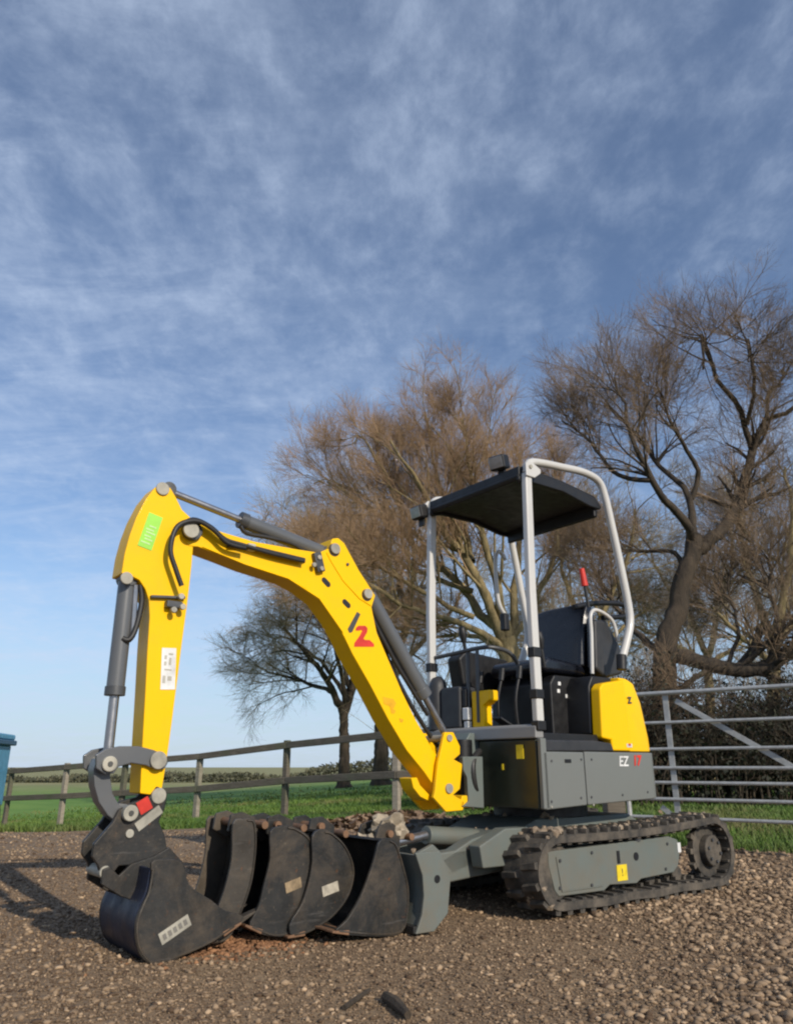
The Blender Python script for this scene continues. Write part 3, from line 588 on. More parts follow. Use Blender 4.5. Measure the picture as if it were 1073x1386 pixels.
# ---- tracks
def track(yo, sgn, near):
    yi = yo - sgn*.23; ya, yb = min(yo, yi), max(yo, yi)
    XF, ZF, RF = .475, .182, .165; XR, ZR, RR = -.90, .195, .185
    loop = []
    for a in np.linspace(90, -90, 15): loop.append((XF + RF*math.cos(rad(a)), ZF + RF*math.sin(rad(a))))
    for t in np.linspace(0, 1, 18)[1:-1]: loop.append((XF + (XR - XF)*t, .012 + .004*math.sin(t*20)))
    for a in np.linspace(-90, -270, 15): loop.append((XR + RR*math.cos(rad(a)), ZR + RR*math.sin(rad(a))))
    for t in np.linspace(0, 1, 18)[1:-1]: loop.append((XR + (XF - XR)*t, ZR + RR + (ZF + RF - ZR - RR)*t - .018*math.sin(math.pi*t)))
    n = len(loop); th = .036
    def off(i, d):
        a, b = Vector(loop[(i - 1) % n]), Vector(loop[(i + 1) % n]); t = (b - a).normalized(); nr = Vector((-t.y, t.x)); return Vector(loop[i]) + nr*d
    vs = []; 
    for i in range(n):
        o_, i_ = off(i, 0), off(i, -th); vs += [(o_.x, ya, o_.y), (o_.x, yb, o_.y), (i_.x, yb, i_.y), (i_.x, ya, i_.y)]
    fs = [(i*4 + k, i*4 + (k + 1) % 4, ((i + 1) % n)*4 + (k + 1) % 4, ((i + 1) % n)*4 + k) for i in range(n) for k in range(4)]
    tr = part(MB().add(vs, fs), 'track', 'rubber', 0)
    # tread lugs: staggered blocks, left and right half
    s = [0.]
    for i in range(n): s.append(s[-1] + (Vector(loop[(i + 1) % n]) - Vector(loop[i])).length)
    tot = s[-1]; cnt = 44; w = yb - ya
    base = None; inner = None
    for k in range(cnt*2):
        u = ((k/2 + .1) % cnt)/cnt*tot; i = max(j for j in range(n) if s[j] <= u); f = (u - s[i])/(s[i + 1] - s[i])
        p = Vector(loop[i]).lerp(Vector(loop[(i + 1) % n]), f); t = (Vector(loop[(i + 1) % n]) - Vector(loop[i])).normalized()
        a0 = off(i, 0) - Vector(loop[i]); a1 = off((i + 1) % n, 0) - Vector(loop[(i + 1) % n]); nr = Vector((-t.y, t.x))
        if base is None:
            b = MB(); b.add([(-.017, -.05, -.004), (.017, -.05, -.004), (.017, .05, -.004), (-.017, .05, -.004), (-.011, -.044, .021), (.011, -.044, .021), (.014, .05, .021), (-.014, .05, .021)],
                            [(0, 3, 2, 1), (4, 5, 6, 7), (0, 1, 5, 4), (1, 2, 6, 5), (2, 3, 7, 6), (3, 0, 4, 7)])
            base = b.build('track_lug', M['rubber'], tr, smooth=0); o = base
        else: o = base.copy(); COL.objects.link(o); o.parent = tr
        side = 1 if k % 2 else -1
        X_ = Vector((t.x, 0, t.y)); Z_ = Vector((nr.x, 0, nr.y)); Y_ = Z_.cross(X_)
        mt = Matrix((X_, Y_, Z_)).transposed().to_4x4(); 
        if side < 0: mt = mt @ Matrix.Rotation(math.pi, 4, 'Z')
        mt = mt @ Matrix.Rotation(random.uniform(-.05, .05) + .16, 4, 'Z')
        cpos = Vector((p.x, (ya + yb)/2 + side*w*.255, p.y)); mt.translation = cpos; o.matrix_basis = mt
    # inner guide teeth between the belt and the frame
    g = MB()
    for k in range(cnt):
        u = (k + .3)/cnt*tot; i = max(j for j in range(n) if s[j] <= u); p = off(i, -th - .01); g.box((p.x, (ya + yb)/2 - .022, p.y), (.022, .03, .03)); g.box((p.x, (ya + yb)/2 + .022, p.y), (.022, .03, .03))
        g.box((off(i, -th - .004).x, (ya + yb)/2, off(i, -th - .004).y), (.03, w*.92, .012))
    g.build('guide_teeth', M['rubber'], tr, smooth=0)
    yf = yo - sgn*.035
    # track frame side plate
    if near:
        pf = prof([(742, 1153), (905, 1132), (916, 1136), (921, 1146), (918, 1172), (912, 1181), (868, 1190), (862, 1196), (826, 1198), (818, 1206), (757, 1214), (751, 1206), (743, 1172)], .527)
    else: pf = [(.47, .26), (-.62, .27), (-.66, .2), (-.62, .1), (-.4, .09), (-.38, .06), (.35, .06), (.44, .1)]
    fo = part(MB().prism(pf, yf - sgn*.1, yf, 'y'), 'track_frame', 'frame', .006)
    b = MB(); b.cyl((XR, yf - sgn*.05, ZR), .145, .04); 
    for k in range(12):
        a = k*math.pi/6; b.box((XR + .15*math.cos(a), yf - sgn*.05, ZR + .15*math.sin(a)), (.035, .035, .03), Matrix.Rotation(-a, 3, 'Y'))
    sp = part(b, 'sprocket', 'rubber', .003)
    b = MB(); b.cyl((XR, yf - sgn*.01, ZR), .085, .05); b.build('drive_motor', M['rubber'], sp, bevel=.01)
    for k in range(6):
        a = k*math.pi/3 + .3; MB().cyl((XR + .06*math.cos(a), yf + sgn*.018, ZR + .06*math.sin(a)), .009, .014, n=6).build('bolt', M['dark_metal'], sp)
    wh = part(MB().cyl((XF, yf - sgn*.05, ZF), .13, .09), 'idler_wheel', 'rubber', .012); MB().cyl((XF, yf - sgn*.03, ZF), .045, .05).build('hub', M['dark_metal'], wh, bevel=.006)
    for xr in (.2, -.08, -.36, -.62): part(MB().cyl((xr, yf - sgn*.11, .085), .045, .1), 'track_roller', 'rubber', .01)
    part(MB().cyl((-.2, yf - sgn*.05, .3), .03, .1), 'carrier_roller', 'dark_metal', .006)
    return fo, yf
fo, yf = track(.56, 1, True)
x0, z0 = T(841, 1181, yf); MB().box((x0, yf + .002, z0), (.085, .003, .075)).build('warning_sticker', M['pad'], fo)
text('!', .05, 'decal', sideM(x0, yf + .0045, z0), fo, 'printed_mark')
x0, z0 = T(918, 1147, yf); MB().box((x0, yf + .002, z0), (.03, .003, .05)).build('reflector', M['white'], fo)
x0, z0 = T(860, 1159, yf); MB().cyl((x0, yf + .001, z0), .02, .006, n=20).build('grease_port', M['black'], fo)
x0, z0 = T(836, 1160, yf); MB().box((x0, yf + .002, z0), (.022, .004, .06)).build('slot', M['black'], fo)
for px_, py_ in ((757, 1165), (757, 1202), (902, 1142), (900, 1176), (800, 1154), (800, 1198)):
    x_, z_ = T(px_, py_, yf); MB().cyl((x_, yf + .003, z_), .008, .007, n=6).build('bolt', M['dark_metal'], fo)
MB().tube([(*T(*p, yf)[:1], yf + .001, T(*p, yf)[1]) for p in ((752, 1160), (760, 1207), (815, 1199))], .004, 6).build('weld_bead', M['frame'], fo, smooth=60)
track(-.56, -1, False)
# mud thrown on the front of the near track
b = MB()
rs = random.Random(4)
mv = []
for k in range(46):
    a = rad(rs.uniform(-50, 95)); y_ = rs.uniform(.34, .55); r_ = .165 + .02; c = Vector((.43 + r_*math.cos(a), y_, .182 + r_*math.sin(a))); s_ = rs.uniform(.01, .026)
    M3 = Matrix.Rotation(rs.uniform(0, 6), 3, (rs.random(), rs.random(), rs.random() + .1))
    b.add([c + M3 @ Vector(v)*s_*rs.uniform(.8, 1.25) for v in ICV], [tuple(f) for f in ICF])
for k in range(60):
    t = rs.random(); c = Vector((.43 - 1.33*t, rs.uniform(.34, .55), .352 + .028*t - .018*math.sin(math.pi*t) + .01)); s_ = rs.uniform(.007, .018)
    b.add([c + Vector(v)*s_*rs.uniform(.7, 1.2) for v in ICV], [tuple(f) for f in ICF])
o = part(b, 'dried_mud', 'mud', 0, smooth=0); o['kind'] = 'stuff'

# ---- undercarriage
part(MB().prism([(.5, .18), (.5, .33), (.3, .4), (-.5, .4), (-.7, .3), (-.7, .18)], -.26, .26), 'undercarriage', 'frame', .01)
part(MB().cyl((-.02, .0, .43), .27, .07, 'z', 36), 'slewing_ring', 'black', .006)
for s in (-1, 1): part(MB().prism([(.48, .2), (.48, .3), (.3, .34), (-.3, .34), (-.3, .2)], *(sorted((s*.26, s*.44)))), 'track_support', 'frame', .008)
# dozer blade
bl = [(1.285, .0), (1.255, .07), (1.243, .14), (1.25, .22), (1.285, .3)]
b = MB(); b.prism(bl + [(p[0] - .02, p[1]) for p in bl[::-1]], -.45, .45)
bd = part(b, 'dozer_blade', 'frame', .003)
MB().prism([(1.3, .0), (1.2, .0), (1.12, .06), (1.1, .2), (1.16, .31), (1.3, .31), (1.26, .22), (1.253, .14), (1.265, .07)], .45, .465).build('end_plate', M['frame'], bd, bevel=.004)
MB().prism([(1.3, .0), (1.2, .0), (1.12, .06), (1.1, .2), (1.16, .31), (1.3, .31), (1.26, .22), (1.253, .14), (1.265, .07)], -.465, -.45).build('end_plate', M['frame'], bd, bevel=.004)
MB().cyl((1.18, .4655, .2), .016, .004, n=16).build('round_opening', M['black'], bd)
MB().box((1.275, 0, .012), (.05, .9, .03)).build('cutting_edge', M['steel'], bd, bevel=.004)
MB().box((1.19, 0, .21), (.09, .82, .1)).build('cross_tube', M['frame'], bd, bevel=.01)
MB().prism([(1.1, .06), (1.22, .05), (1.22, .3), (1.13, .33), (1.09, .3)], .36, .385).build('gusset', M['frame'], bd, bevel=.005)
MB().prism([(1.1, .06), (1.22, .05), (1.22, .3), (1.13, .33), (1.09, .3)], -.385, -.36).build('gusset', M['frame'], bd, bevel=.005)
for s in (-1, 1):
    b = MB(); b.prism([(1.2, .12), (1.2, .26), (.45, .3), (.45, .17)], s*.2 - .04, s*.2 + .04); part(b, 'blade_arm', 'frame', .01)
cy = part(MB().tube([(.5, .0, .3), (.85, .0, .33)], .045, 18), 'blade_cylinder', 'frame', .004); MB().tube([(.85, 0, .33), (1.17, 0, .29)], .022, 14).build('rod', M['chrome'], cy)
part(MB().prism([(.45, .2), (.45, .37), (.62, .37), (.8, .3), (.78, .2)], .26, .34), 'arm_bracket', 'frame', .008)
b = MB(); b.prism(prof([(590, 1163), (632, 1135), (662, 1124), (680, 1132), (672, 1150), (640, 1166), (604, 1183)], .2), .16, .24); part(b, 'blade_link', 'frame', .008)

b = MB()
for k in range(90):
    x_ = rs.uniform(.1, 1.15); y_ = rs.uniform(-.35, .36); z_ = .402 if x_ < .3 else (.335 if x_ < .5 else .285); c = Vector((x_, y_, z_)); s_ = rs.uniform(.008, .028)
    if x_ > .48 and abs(abs(y_) - .2) > .045: continue
    b.add([c + Vector(v)*s_*rs.uniform(.6, 1.3) for v in ICV], [tuple(f) for f in ICF])
o = part(b, 'caked_mud', 'mud', 0, smooth=0); o['kind'] = 'stuff'

# ---- house: lower body
part(MB().prism([(.45, .455), (.475, .47), (.475, .725), (.43, .735), (-.25, .735), (-.25, .46)], .455, .48), 'side_panel', 'grey', .006)
seam, _ = T(793, 1060, .48)
def lower(y0, y1):
    return [(.475, .457), (.475, .73), (-.36, .738), (-.5, .742), (-.52, .7), (-.52, .52), (-.49, .488), (-.2, .474)]
b = MB()                                                    # curved counterweight in plan, behind the seam
plan = [(seam - .004, .48), (-.44, .48)] + [(-.44 - .1*math.sin(rad(a)), .38 + .1*math.cos(rad(a))) for a in (15, 30, 45, 60, 75)] + [(-.56, .2), (-.6, 0), (-.56, -.2)] + [(-.44 - .1*math.sin(rad(a)), -.38 - .1*math.cos(rad(a))) for a in (75, 60, 45, 30, 15)] + [(-.44, -.48), (seam - .004, -.48)]
n_ = len(plan)
vs = [(p[0], p[1], .47 + .02*min(1, max(0, (-p[0])/.5))) for p in plan] + [(p[0], p[1], .738) for p in plan]
b.add(vs, [tuple(range(n_)), tuple(range(2*n_ - 1, n_ - 1, -1))] + [(i, (i + 1) % n_, (i + 1) % n_ + n_, i + n_) for i in range(n_)])
cw = part(b, 'counterweight', 'grey', .007)
bpy.data.objects.remove([o for o in ex.children if o.name.startswith('side_panel')][0])
sp_ = part(MB().prism([(.468, .456), (.468, .735), (seam + .003, .735), (seam + .003, .47)], .44, .48), 'side_panel', 'grey', .007)
part(MB().prism([(.468, .456), (.468, .735), (seam + .003, .735), (seam + .003, .47)], -.48, -.44), 'side_panel', 'grey', .007)
part(MB().box(((.46 + seam)/2, 0, .6), (.46 - seam - .02, .86, .25)), 'chassis', 'dark_metal', .004)
for q in (.43, .1): MB().cyl((q, .4805, .47), .006, .006, n=8).build('bolt', M['pin'], sp_)
part(MB().prism([(.02, .458), (.02, .795), (.44, .795), (.44, .458)], .45, .474, 'x'), 'inspection_panel', 'tinted', .006)
part(MB().prism([(.455, .46), (.455, .8), (.48, .8), (.48, .46)], .44, .482, 'x'), 'corner_post', 'grey', .005)
fb = part(MB().prism([(-.46, .46), (-.46, .8), (-.3, .8), (-.3, .46)], .4, .474, 'x'), 'front_panel', 'grey', .005)
for (px_, py_) in ((746, 1030), (746, 1085), (786, 1028), (786, 1080), (800, 1028), (800, 1079), (876, 1072), (842, 1076)):
    x_, z_ = T(px_, py_, .48); MB().cyl((x_, .4805, z_), .0065, .005, n=8).build('bolt', M['dark_metal'], cw if px_ > 793 else sp_)
x_, z_ = T(768, 1030, .48); MB().box((x_, .4815, z_), (.05, .005, .018)).build('latch', M['black'], sp_, bevel=.002)
# gearing seen behind the tinted panel is left dark; labels on it
MB().box((.4785, .33, .735), (.003, .05, .07)).build('yellow_label', M['pad'], fb); MB().box((.4785, .2, .66), (.003, .012, .03)).build('yellow_label', M['pad'], fb)
# deck
part(MB().prism([(.49, .8), (.485, .862), (.47, .872), (.425, .872), (.425, .8)], -.46, .455), 'deck_front', 'deck', .008)
part(MB().prism([(.42, .738), (.42, .83), (-.04, .83), (-.04, .738)], -.46, .44), 'floor_plate', 'black', .006)
part(MB().prism(prof([(738, 1017), (738, 1001), (805, 1002), (828, 1006), (832, 1017)], .48), .38, .476), 'side_tray', 'charcoal', .008)
# engine cover (yellow)
side = prof([(808, 1003), (814, 936), (822, 930), (856, 921), (865, 917), (870, 926), (884, 1019), (830, 1020), (827, 1006)], .475)
xs_ = [p[0] for p in side]
ec = MB()
planA = lambda z: None
def ring(z, xf, xr, w, rc=.1):
    pts = [(xf, w)]
    for a in (10, 30, 50, 70, 88): pts.append((xr + rc - rc*math.sin(rad(a)), w - rc + rc*math.cos(rad(a))))
    pts2 = [(x, -y) for x, y in pts[::-1]]
    return [(x, y, z) for x, y in pts + pts2]
r1 = ring(.742, -.27, -.53, .474); r2 = ring(.82, -.27, -.525, .474); r3 = ring(1.02, -.27, -.49, .468); r4 = ring(1.13, -.27, -.455, .455); r5 = ring(1.16, -.28, -.42, .43)
rings = [r1, r2, r3, r4, r5]; m_ = len(r1); vs = [p for r in rings for p in r]
fs = [(i*m_ + k, i*m_ + (k + 1) % m_, (i + 1)*m_ + (k + 1) % m_, (i + 1)*m_ + k) for i in range(4) for k in range(m_)] + [tuple(range(m_ - 1, -1, -1)), tuple(4*m_ + k for k in range(m_))]
ecov = part(ec.add(vs, fs), 'engine_cover', 'yellow', .008)
part(MB().prism([(-.28, .744), (-.115, .744), (-.11, .8), (-.03, .81), (-.045, 1.08), (-.075, 1.11), (-.28, 1.145)], .405, .4755), 'cover_flank', 'yellow', .012)
x0, z0 = T(852, 948, .475); text('Z', .05, 'decal', sideM(x0, .4745, z0), ecov, 'printed_mark', bold=.002)
x0, z0 = T(851, 1009, .475); MB().box((x0, .4765, z0), (.05, .002, .02)).build('label', M['white'], ecov); MB().box((x0, .478, z0 + .004), (.02, .002, .012)).build('label', M['red'], ecov)
x0, z0 = T(846, 1031, .48); text('EZ', .075, 'white', sideM(x0 + .02, .4812, z0), cw, 'lettering', shear=.15, bold=.0012)
x0, z0 = T(861, 1030, .48); text('17', .075, 'red', sideM(x0 + .0, .4812, z0), cw, 'lettering', shear=.15, bold=.003)

# ---- roll bar and canopy
def flat(pts, w, t, n=1):                                    # rectangular tube along a path in a lengthwise plane
    pass
def rops(y, sgn):
    L_ = lambda q: V3(*q, .45)
    P = [L_(q) for q in [(713, 640), (716, 627), (730, 626), (760, 632), (790, 639), (810, 651), (819, 672), (829, 715), (840, 765), (851, 820), (853, 845), (848, 870), (842, 893)]]
    for p in P: p.y = y
    a = part(MB().tube(smooth_path(P, 5), .024, 12), 'roll_bar', 'rops', 0, smooth=60)
    p0, p1, p2 = L_((730, 986)), L_((719, 800)), L_((713, 640))
    for p in (p0, p1, p2): p.y = y
    fp_ = MB()
    pts = [p0, p1, p2]; vs = []
    for p in pts: vs += [(p.x - .027, y - .02, p.z), (p.x + .027, y - .02, p.z), (p.x + .027, y + .02, p.z), (p.x - .027, y + .02, p.z)]
    fp_.add(vs, [(3, 2, 1, 0), (8, 9, 10, 11)] + [(i*4 + k, i*4 + (k + 1) % 4, i*4 + 4 + (k + 1) % 4, i*4 + 4 + k) for i in range(2) for k in range(4)])
    po = part(fp_, 'front_post', 'rops', .01)
    for fz in (.0, .22): 
        MB().box(p0.lerp(p1, .02 + fz*1.0) + Vector((0, 0, 0)), (.064, .05, .05)).build('clamp', M['black'], po, bevel=.006)
    MB().box(p0.lerp(p1, .54), (.062, .048, .055)).build('clamp', M['black'], po, bevel=.006)
    b = MB(); g = [(p2.x - .035, p2.z - .03), (p2.x + .035, p2.z - .03), (p2.x + .035, p2.z + .045), (p2.x + .01, p2.z + .07), (p2.x - .03, p2.z + .06), (p2.x - .09, p2.z + .035), (p2.x - .09, p2.z + .01)]
    b.prism(g, y + sgn*.02, y + sgn*.032).build('gusset', M['rops'], po, bevel=.004)
    MB().cyl((p2.x, y + sgn*.034, p2.z + .03), .012, .012, n=12).build('bolt', M['pin'], po)
    # socket that carries the rear leg
    q = L_((842, 893)); q.y = y; part(MB().tube([q + Vector((0, 0, .03)), q + Vector((.01, 0, -.06))], .03, 14), 'socket', 'black', .003)
    return P, p2
PR, ptop = rops(.445, 1); rops(-.40, -1)
zt = ptop.z + .035
can = [(ptop.x + .03, zt - .015), (ptop.x + .0, zt + .02), (ptop.x - .35, zt + .012), (ptop.x - .66, zt - .02), (ptop.x - .72, zt - .07), (ptop.x - .70, zt - .085), (ptop.x - .6, zt - .085), (ptop.x - .35, zt - .045), (ptop.x - .05, zt - .05), (ptop.x + .03, zt - .075), (ptop.x + .045, zt - .05)]
cn = part(MB().prism(can, -.372, .417), 'canopy_roof', 'black', .008)
for yy in (-.3, -.1, .15, .35): MB().box((ptop.x - .34, yy, zt - .038), (.56, .035, .02)).build('rib', M['charcoal'], cn, bevel=.005)
MB().box((ptop.x + .025, .022, zt - .02), (.03, .8, .06)).build('front_lip', M['black'], cn, bevel=.008)
for yy in (-.368, .412): MB().prism([(p[0], p[1] - .02) for p in can], yy - .012, yy + .012).build('side_lip', M['black'], cn, bevel=.008)
MB().box((ptop.x - .68, .022, zt - .115), (.035, .76, .08)).build('rear_lip', M['black'], cn, bevel=.01)
def wlamp(c, rz, parent):
    R3 = Matrix.Rotation(rz, 3, 'Z') @ Matrix.Rotation(rad(14), 3, 'Y')
    o = part(MB().box(c, (.075, .11, .09), R3), 'work_light', 'black', .015)
    MB().box(Vector(c) + R3 @ Vector((.039, 0, 0)), (.006, .09, .07), R3).build('lens', M['lens'], o, bevel=.004)
    MB().box(Vector(c) + Vector((-.02, 0, -.06)), (.015, .05, .06)).build('bracket', M['black'], o)
wlamp((ptop.x + .06, -.455, zt - .05), 0, cn); wlamp((ptop.x + .04, .27, zt + .075), .2, cn)
# handrail behind the far post (white) 
b = MB(); b.tube(smooth_path([(-.25, -.40, 2.05), (-.19, -.4, 2.1), (-.15, -.40, 2.02), (-.16, -.40, 1.75), (-.22, -.4, 1.65)], 5), .014, 10); part(b, 'grab_handle', 'rops', 0, smooth=60)
part(MB().box((-.21, -.395, 1.6), (.05, .05, .12)), 'seat_belt_reel', 'black', .01)

# ---- operator station
part(MB().prism([(-.03, .83), (-.04, 1.1), (-.08, 1.16), (-.26, 1.16), (-.26, .83)], -.38, .4), 'rear_bulkhead', 'black', .012)
part(MB().prism([(.1, .83), (.1, 1.12), (.06, 1.17), (-.3, 1.17), (-.3, .83)], -.2, .24), 'seat_box', 'black', .012)
se = part(MB().prism([(.14, 1.18), (.15, 1.24), (.1, 1.275), (-.22, 1.25), (-.26, 1.18)], -.21, .24), 'seat_cushion', 'vinyl', .03, segs=4)
back = [(-.2, 1.24), (-.225, 1.4), (-.27, 1.58), (-.31, 1.65), (-.37, 1.65), (-.38, 1.52), (-.34, 1.35), (-.31, 1.24)]
b = MB(); vs = []; ysl = [(-.22, .8), (-.2, .97), (-.12, 1.0), (.14, 1.0), (.22, .97), (.24, .8)]
for yy, sc_ in ysl: vs += [(-.3 + (p[0] + .3)*(.7 if sc_ < .9 else 1), yy, 1.24 + (p[1] - 1.24)*sc_) for p in back]
nb = len(back); b.add(vs, [tuple(range(nb)), tuple(5*nb + k for k in range(nb - 1, -1, -1))] + [(i*nb + k, i*nb + (k + 1) % nb, (i + 1)*nb + (k + 1) % nb, (i + 1)*nb + k) for i in range(5) for k in range(nb)])
part(b, 'seat_back', 'vinyl', .045, segs=4, smooth=60)
# consoles with joysticks, levers
part(MB().prism([(.3, 1.1), (.34, 1.3), (.28, 1.35), (-.1, 1.32), (-.14, 1.1)], -.39, -.27), 'right_console', 'black', .02)
part(MB().prism(prof([(806, 838), (822, 838), (842, 875), (846, 912), (822, 918), (808, 905)], .34), .26, .33), 'left_console', 'charcoal', .02)
for yy, xx in ((-.33, .22), (.29, .2)):
    zc = 1.33 if yy < 0 else 1.22
    j = part(MB().tube([(xx, yy, zc - .02), (xx + .02, yy, zc + .1)], .012, 10), 'joystick', 'black', 0, smooth=60)
    MB().tube([(xx + .018, yy, zc + .08), (xx + .024, yy, zc + .13), (xx + .035, yy, zc + .17), (xx + .04, yy, zc + .18)], [.016, .026, .022, .01], 12).build('grip', M['black'], j, smooth=60)
p = V3(790, 788, .3); q = V3(796, 822, .3); lv = part(MB().tube([q, p], .01, 8), 'safety_lever', 'black', 0); MB().tube([p - (q - p)*-.15, p + (p - q)*.55], [.022, .016], 10).build('red_knob', M['red'], lv, smooth=60)
b = MB(); b.tube(smooth_path([V3(801, 912, .36), V3(800, 860, .36), V3(799, 832, .36), V3(808, 826, .36), V3(828, 840, .36), V3(836, 868, .36)], 5), .0115, 10); part(b, 'console_rail', 'rops', 0, smooth=60)
b = MB(); b.tube(smooth_path([V3(776, 822, .2), V3(800, 817, .2), V3(836, 817, .2), V3(848, 824, .2), V3(846, 834, .2), V3(815, 836, .2)], 4), .017, 10); part(b, 'headrest_bar', 'black', 0, smooth=60)
b = MB(); b.box((-.36, 0, 1.3), (.04, .5, .3)); part(b, 'seat_frame', 'dark_metal', .01)
for i, (px, py, y_) in enumerate([(757, 935, .25), (768, 942, .25), (758, 925, .25), (771, 938, .25)]):
    x0, z0 = T(px, py, y_); part(MB().box((x0, .2415, z0), (.022, .003, .02)), 'label', 'white', 0)
x0, z0 = T(786, 988, .25); part(MB().box((x0, .2415, z0), (.016, .003, .022)), 'label', 'red', 0)
for yy in (-.16, .02, .16):                                  # travel levers
    l = part(MB().tube(smooth_path([(.3, yy, .86), (.31, yy, 1.02), (.27, yy, 1.16)], 4), .009, 8), 'travel_lever', 'black', 0, smooth=60)
    MB().tube([(.275, yy, 1.14), (.262, yy, 1.21)], .018, 10).build('knob', M['black'], l, smooth=60)
for yy in (-.12, .1): part(MB().box((.36, yy, .9), (.11, .07, .012), Matrix.Rotation(-.4, 3, 'Y')), 'pedal', 'charcoal', .004)
# front guard rail
b = MB(); b.tube(smooth_path([(.44, -.41, 1.3), (.43, -.2, 1.31), (.42, .0, 1.32), (.36, .06, 1.32), (.25, .07, 1.3), (.18, .07, 1.24)], 5), .0125, 10)
gr_ = part(b, 'guard_rail', 'dark_metal', 0, smooth=60, label='grey tubular front guard rail')
for yy in (-.02, -.1): MB().tube([(.425, yy, 1.31), (.43, yy, .9)], .011, 8).build('rail_post', M['dark_metal'], gr_, smooth=60)
# hose cover, tank and yellow handle at the far front corner
part(MB().tube([(.44, -.36, .87), (.44, -.36, 1.12), (.43, -.36, 1.16), (.42, -.36, 1.18)], [.055, .055, .045, .02], 18), 'hose_cover', 'charcoal', 0, smooth=60)
part(MB().box((.4, -.22, .99), (.14, .17, .24)), 'monitor_box', 'charcoal', .015)
yl = part(MB().prism([(-.075, .87), (-.075, 1.075), (.075, 1.075), (.075, 1.02), (.02, .99), (.02, .87)], .36, .43, 'x'), 'pedal_guard', 'yellow', .008, label='small yellow pedal guard')
MB().box((.445, -.1, .95), (.03, .05, .07)).build('white_block', M['white'], yl, bevel=.006); MB().box((.44, -.1, .89), (.03, .04, .04)).build('white_block', M['white'], yl, bevel=.006)
MB().box((.43, -.115, 1.04), (.05, .035, .1)).build('catch', M['black'], yl, bevel=.006)

# ---- swing bracket
YC = .04; HW = .066; YN = YC + HW
part(MB().prism([(.44, .45), (.44, .84), (.52, .84), (.6, .74), (.62, .58), (.56, .45)], -.14, .0), 'swing_mount', 'frame', .006)
part(MB().prism(prof([(655, 1024), (628, 1024), (629, 1042), (634, 1052), (636, 1085), (628, 1092), (657, 1094)], .16), .12, .15), 'mount_plate', 'frame', .005)
part(MB().cyl((.62, YC, .63), .055, .34, 'z', 20), 'king_pin', 'black', .005)
b = MB(); b.tube(smooth_path([(.55, .1, .5), (.63, .14, .56), (.64, .14, .68), (.55, .1, .74)], 5), .018, 8); part(b, 'hose', 'hose', 0, smooth=60)
brk = prof([(601, 991), (613, 991), (622, 1010), (622, 1021), (614, 1028), (625, 1034), (622, 1068), (613, 1076), (628, 1085), (626, 1097), (603, 1099), (586, 1080), (588, 1070), (592, 1033)], YN + .03)
for a, b_ in ((YN + .012, YN + .034), (YC - HW - .034, YC - HW - .012)):
    o = part(MB().prism(brk, a, b_), 'swing_bracket', 'yellow', .005)
bc = T(601, 1067, YN); part(MB().cyl((bc[0], YC, bc[1]), .024, HW*2 + .09, n=20), 'boom_foot_pin', 'pin', .003)
cb = T(607, 999, YN + .03); part(MB().cyl((cb[0], YC, cb[1]), .018, HW*2 + .085, n=20), 'cylinder_pin', 'pin', .003)
part(MB().prism([(.58, .46), (.58, .52), (.72, .52), (.74, .46)], YC - HW - .034, YN + .034), 'swing_casting', 'yellow', .006)

# ---- boom
near_low = [(268, 740), (300, 752), (335, 766), (372, 778), (392, 785), (412, 796), (434, 813), (453, 839), (466, 862), (477, 885), (501, 927), (525, 973), (550, 1015), (574, 1045), (590, 1068), (599, 1084)]
near_up = [(613, 1078), (608, 1060), (589, 1020), (562, 973), (544, 936), (527, 896), (510, 856), (503, 822), (508, 806), (486, 772), (466, 735), (458, 728), (450, 729), (446, 742), (432, 748), (400, 743), (345, 733), (301, 720), (268, 706), (258, 702), (248, 706), (244, 718), (248, 732), (257, 739)]
bo = part(MB().prism(prof(near_low + near_up, YN), YC - HW, YN), 'boom', 'yellow', .004, smooth=30)
# folded welding flange on the boom's inner seam, and the oval holes
for (a, b_) in (((436, 782), (447, 794)), ((464, 812), (474, 822))):
    p, q = V3(*a, YN + .0015), V3(*b_, YN + .0015); d = (q - p); R3 = d.to_track_quat('X', 'Y').to_matrix()
    nrm = Vector((0, 1, 0)); pr = nrm.cross(d.normalized())
    pts = []
    for k in range(8): a_ = math.pi/2 - math.pi*k/7; pts.append(q - d*.25 + d.normalized()*math.cos(a_)*.014 + pr*math.sin(a_)*.014)
    for k in range(8): a_ = -math.pi/2 - math.pi*k/7; pts.append(p + d*.25 + d.normalized()*math.cos(a_)*.014 + pr*math.sin(a_)*.014)
    MB().prism([(v.x, v.z) for v in pts], YN - .001, YN + .0015).build('oval_opening', M['black'], bo, smooth=0)
def disc(px, py, r, y, th, parent, mat='pin', name='pin', hole=True):
    x, z = T(px, py, y); o = MB().cyl((x, y + th/2, z), r, th, n=24).build(name, M[mat], parent, bevel=.003)
    return o
disc(453, 743, .028, YN, .012, bo); disc(497, 804, .026, YN, .014, bo); disc(470, 764, .008, YN, .008, bo, 'decal', 'bolt'); disc(258, 718, .036, YN + .03, .014, bo)
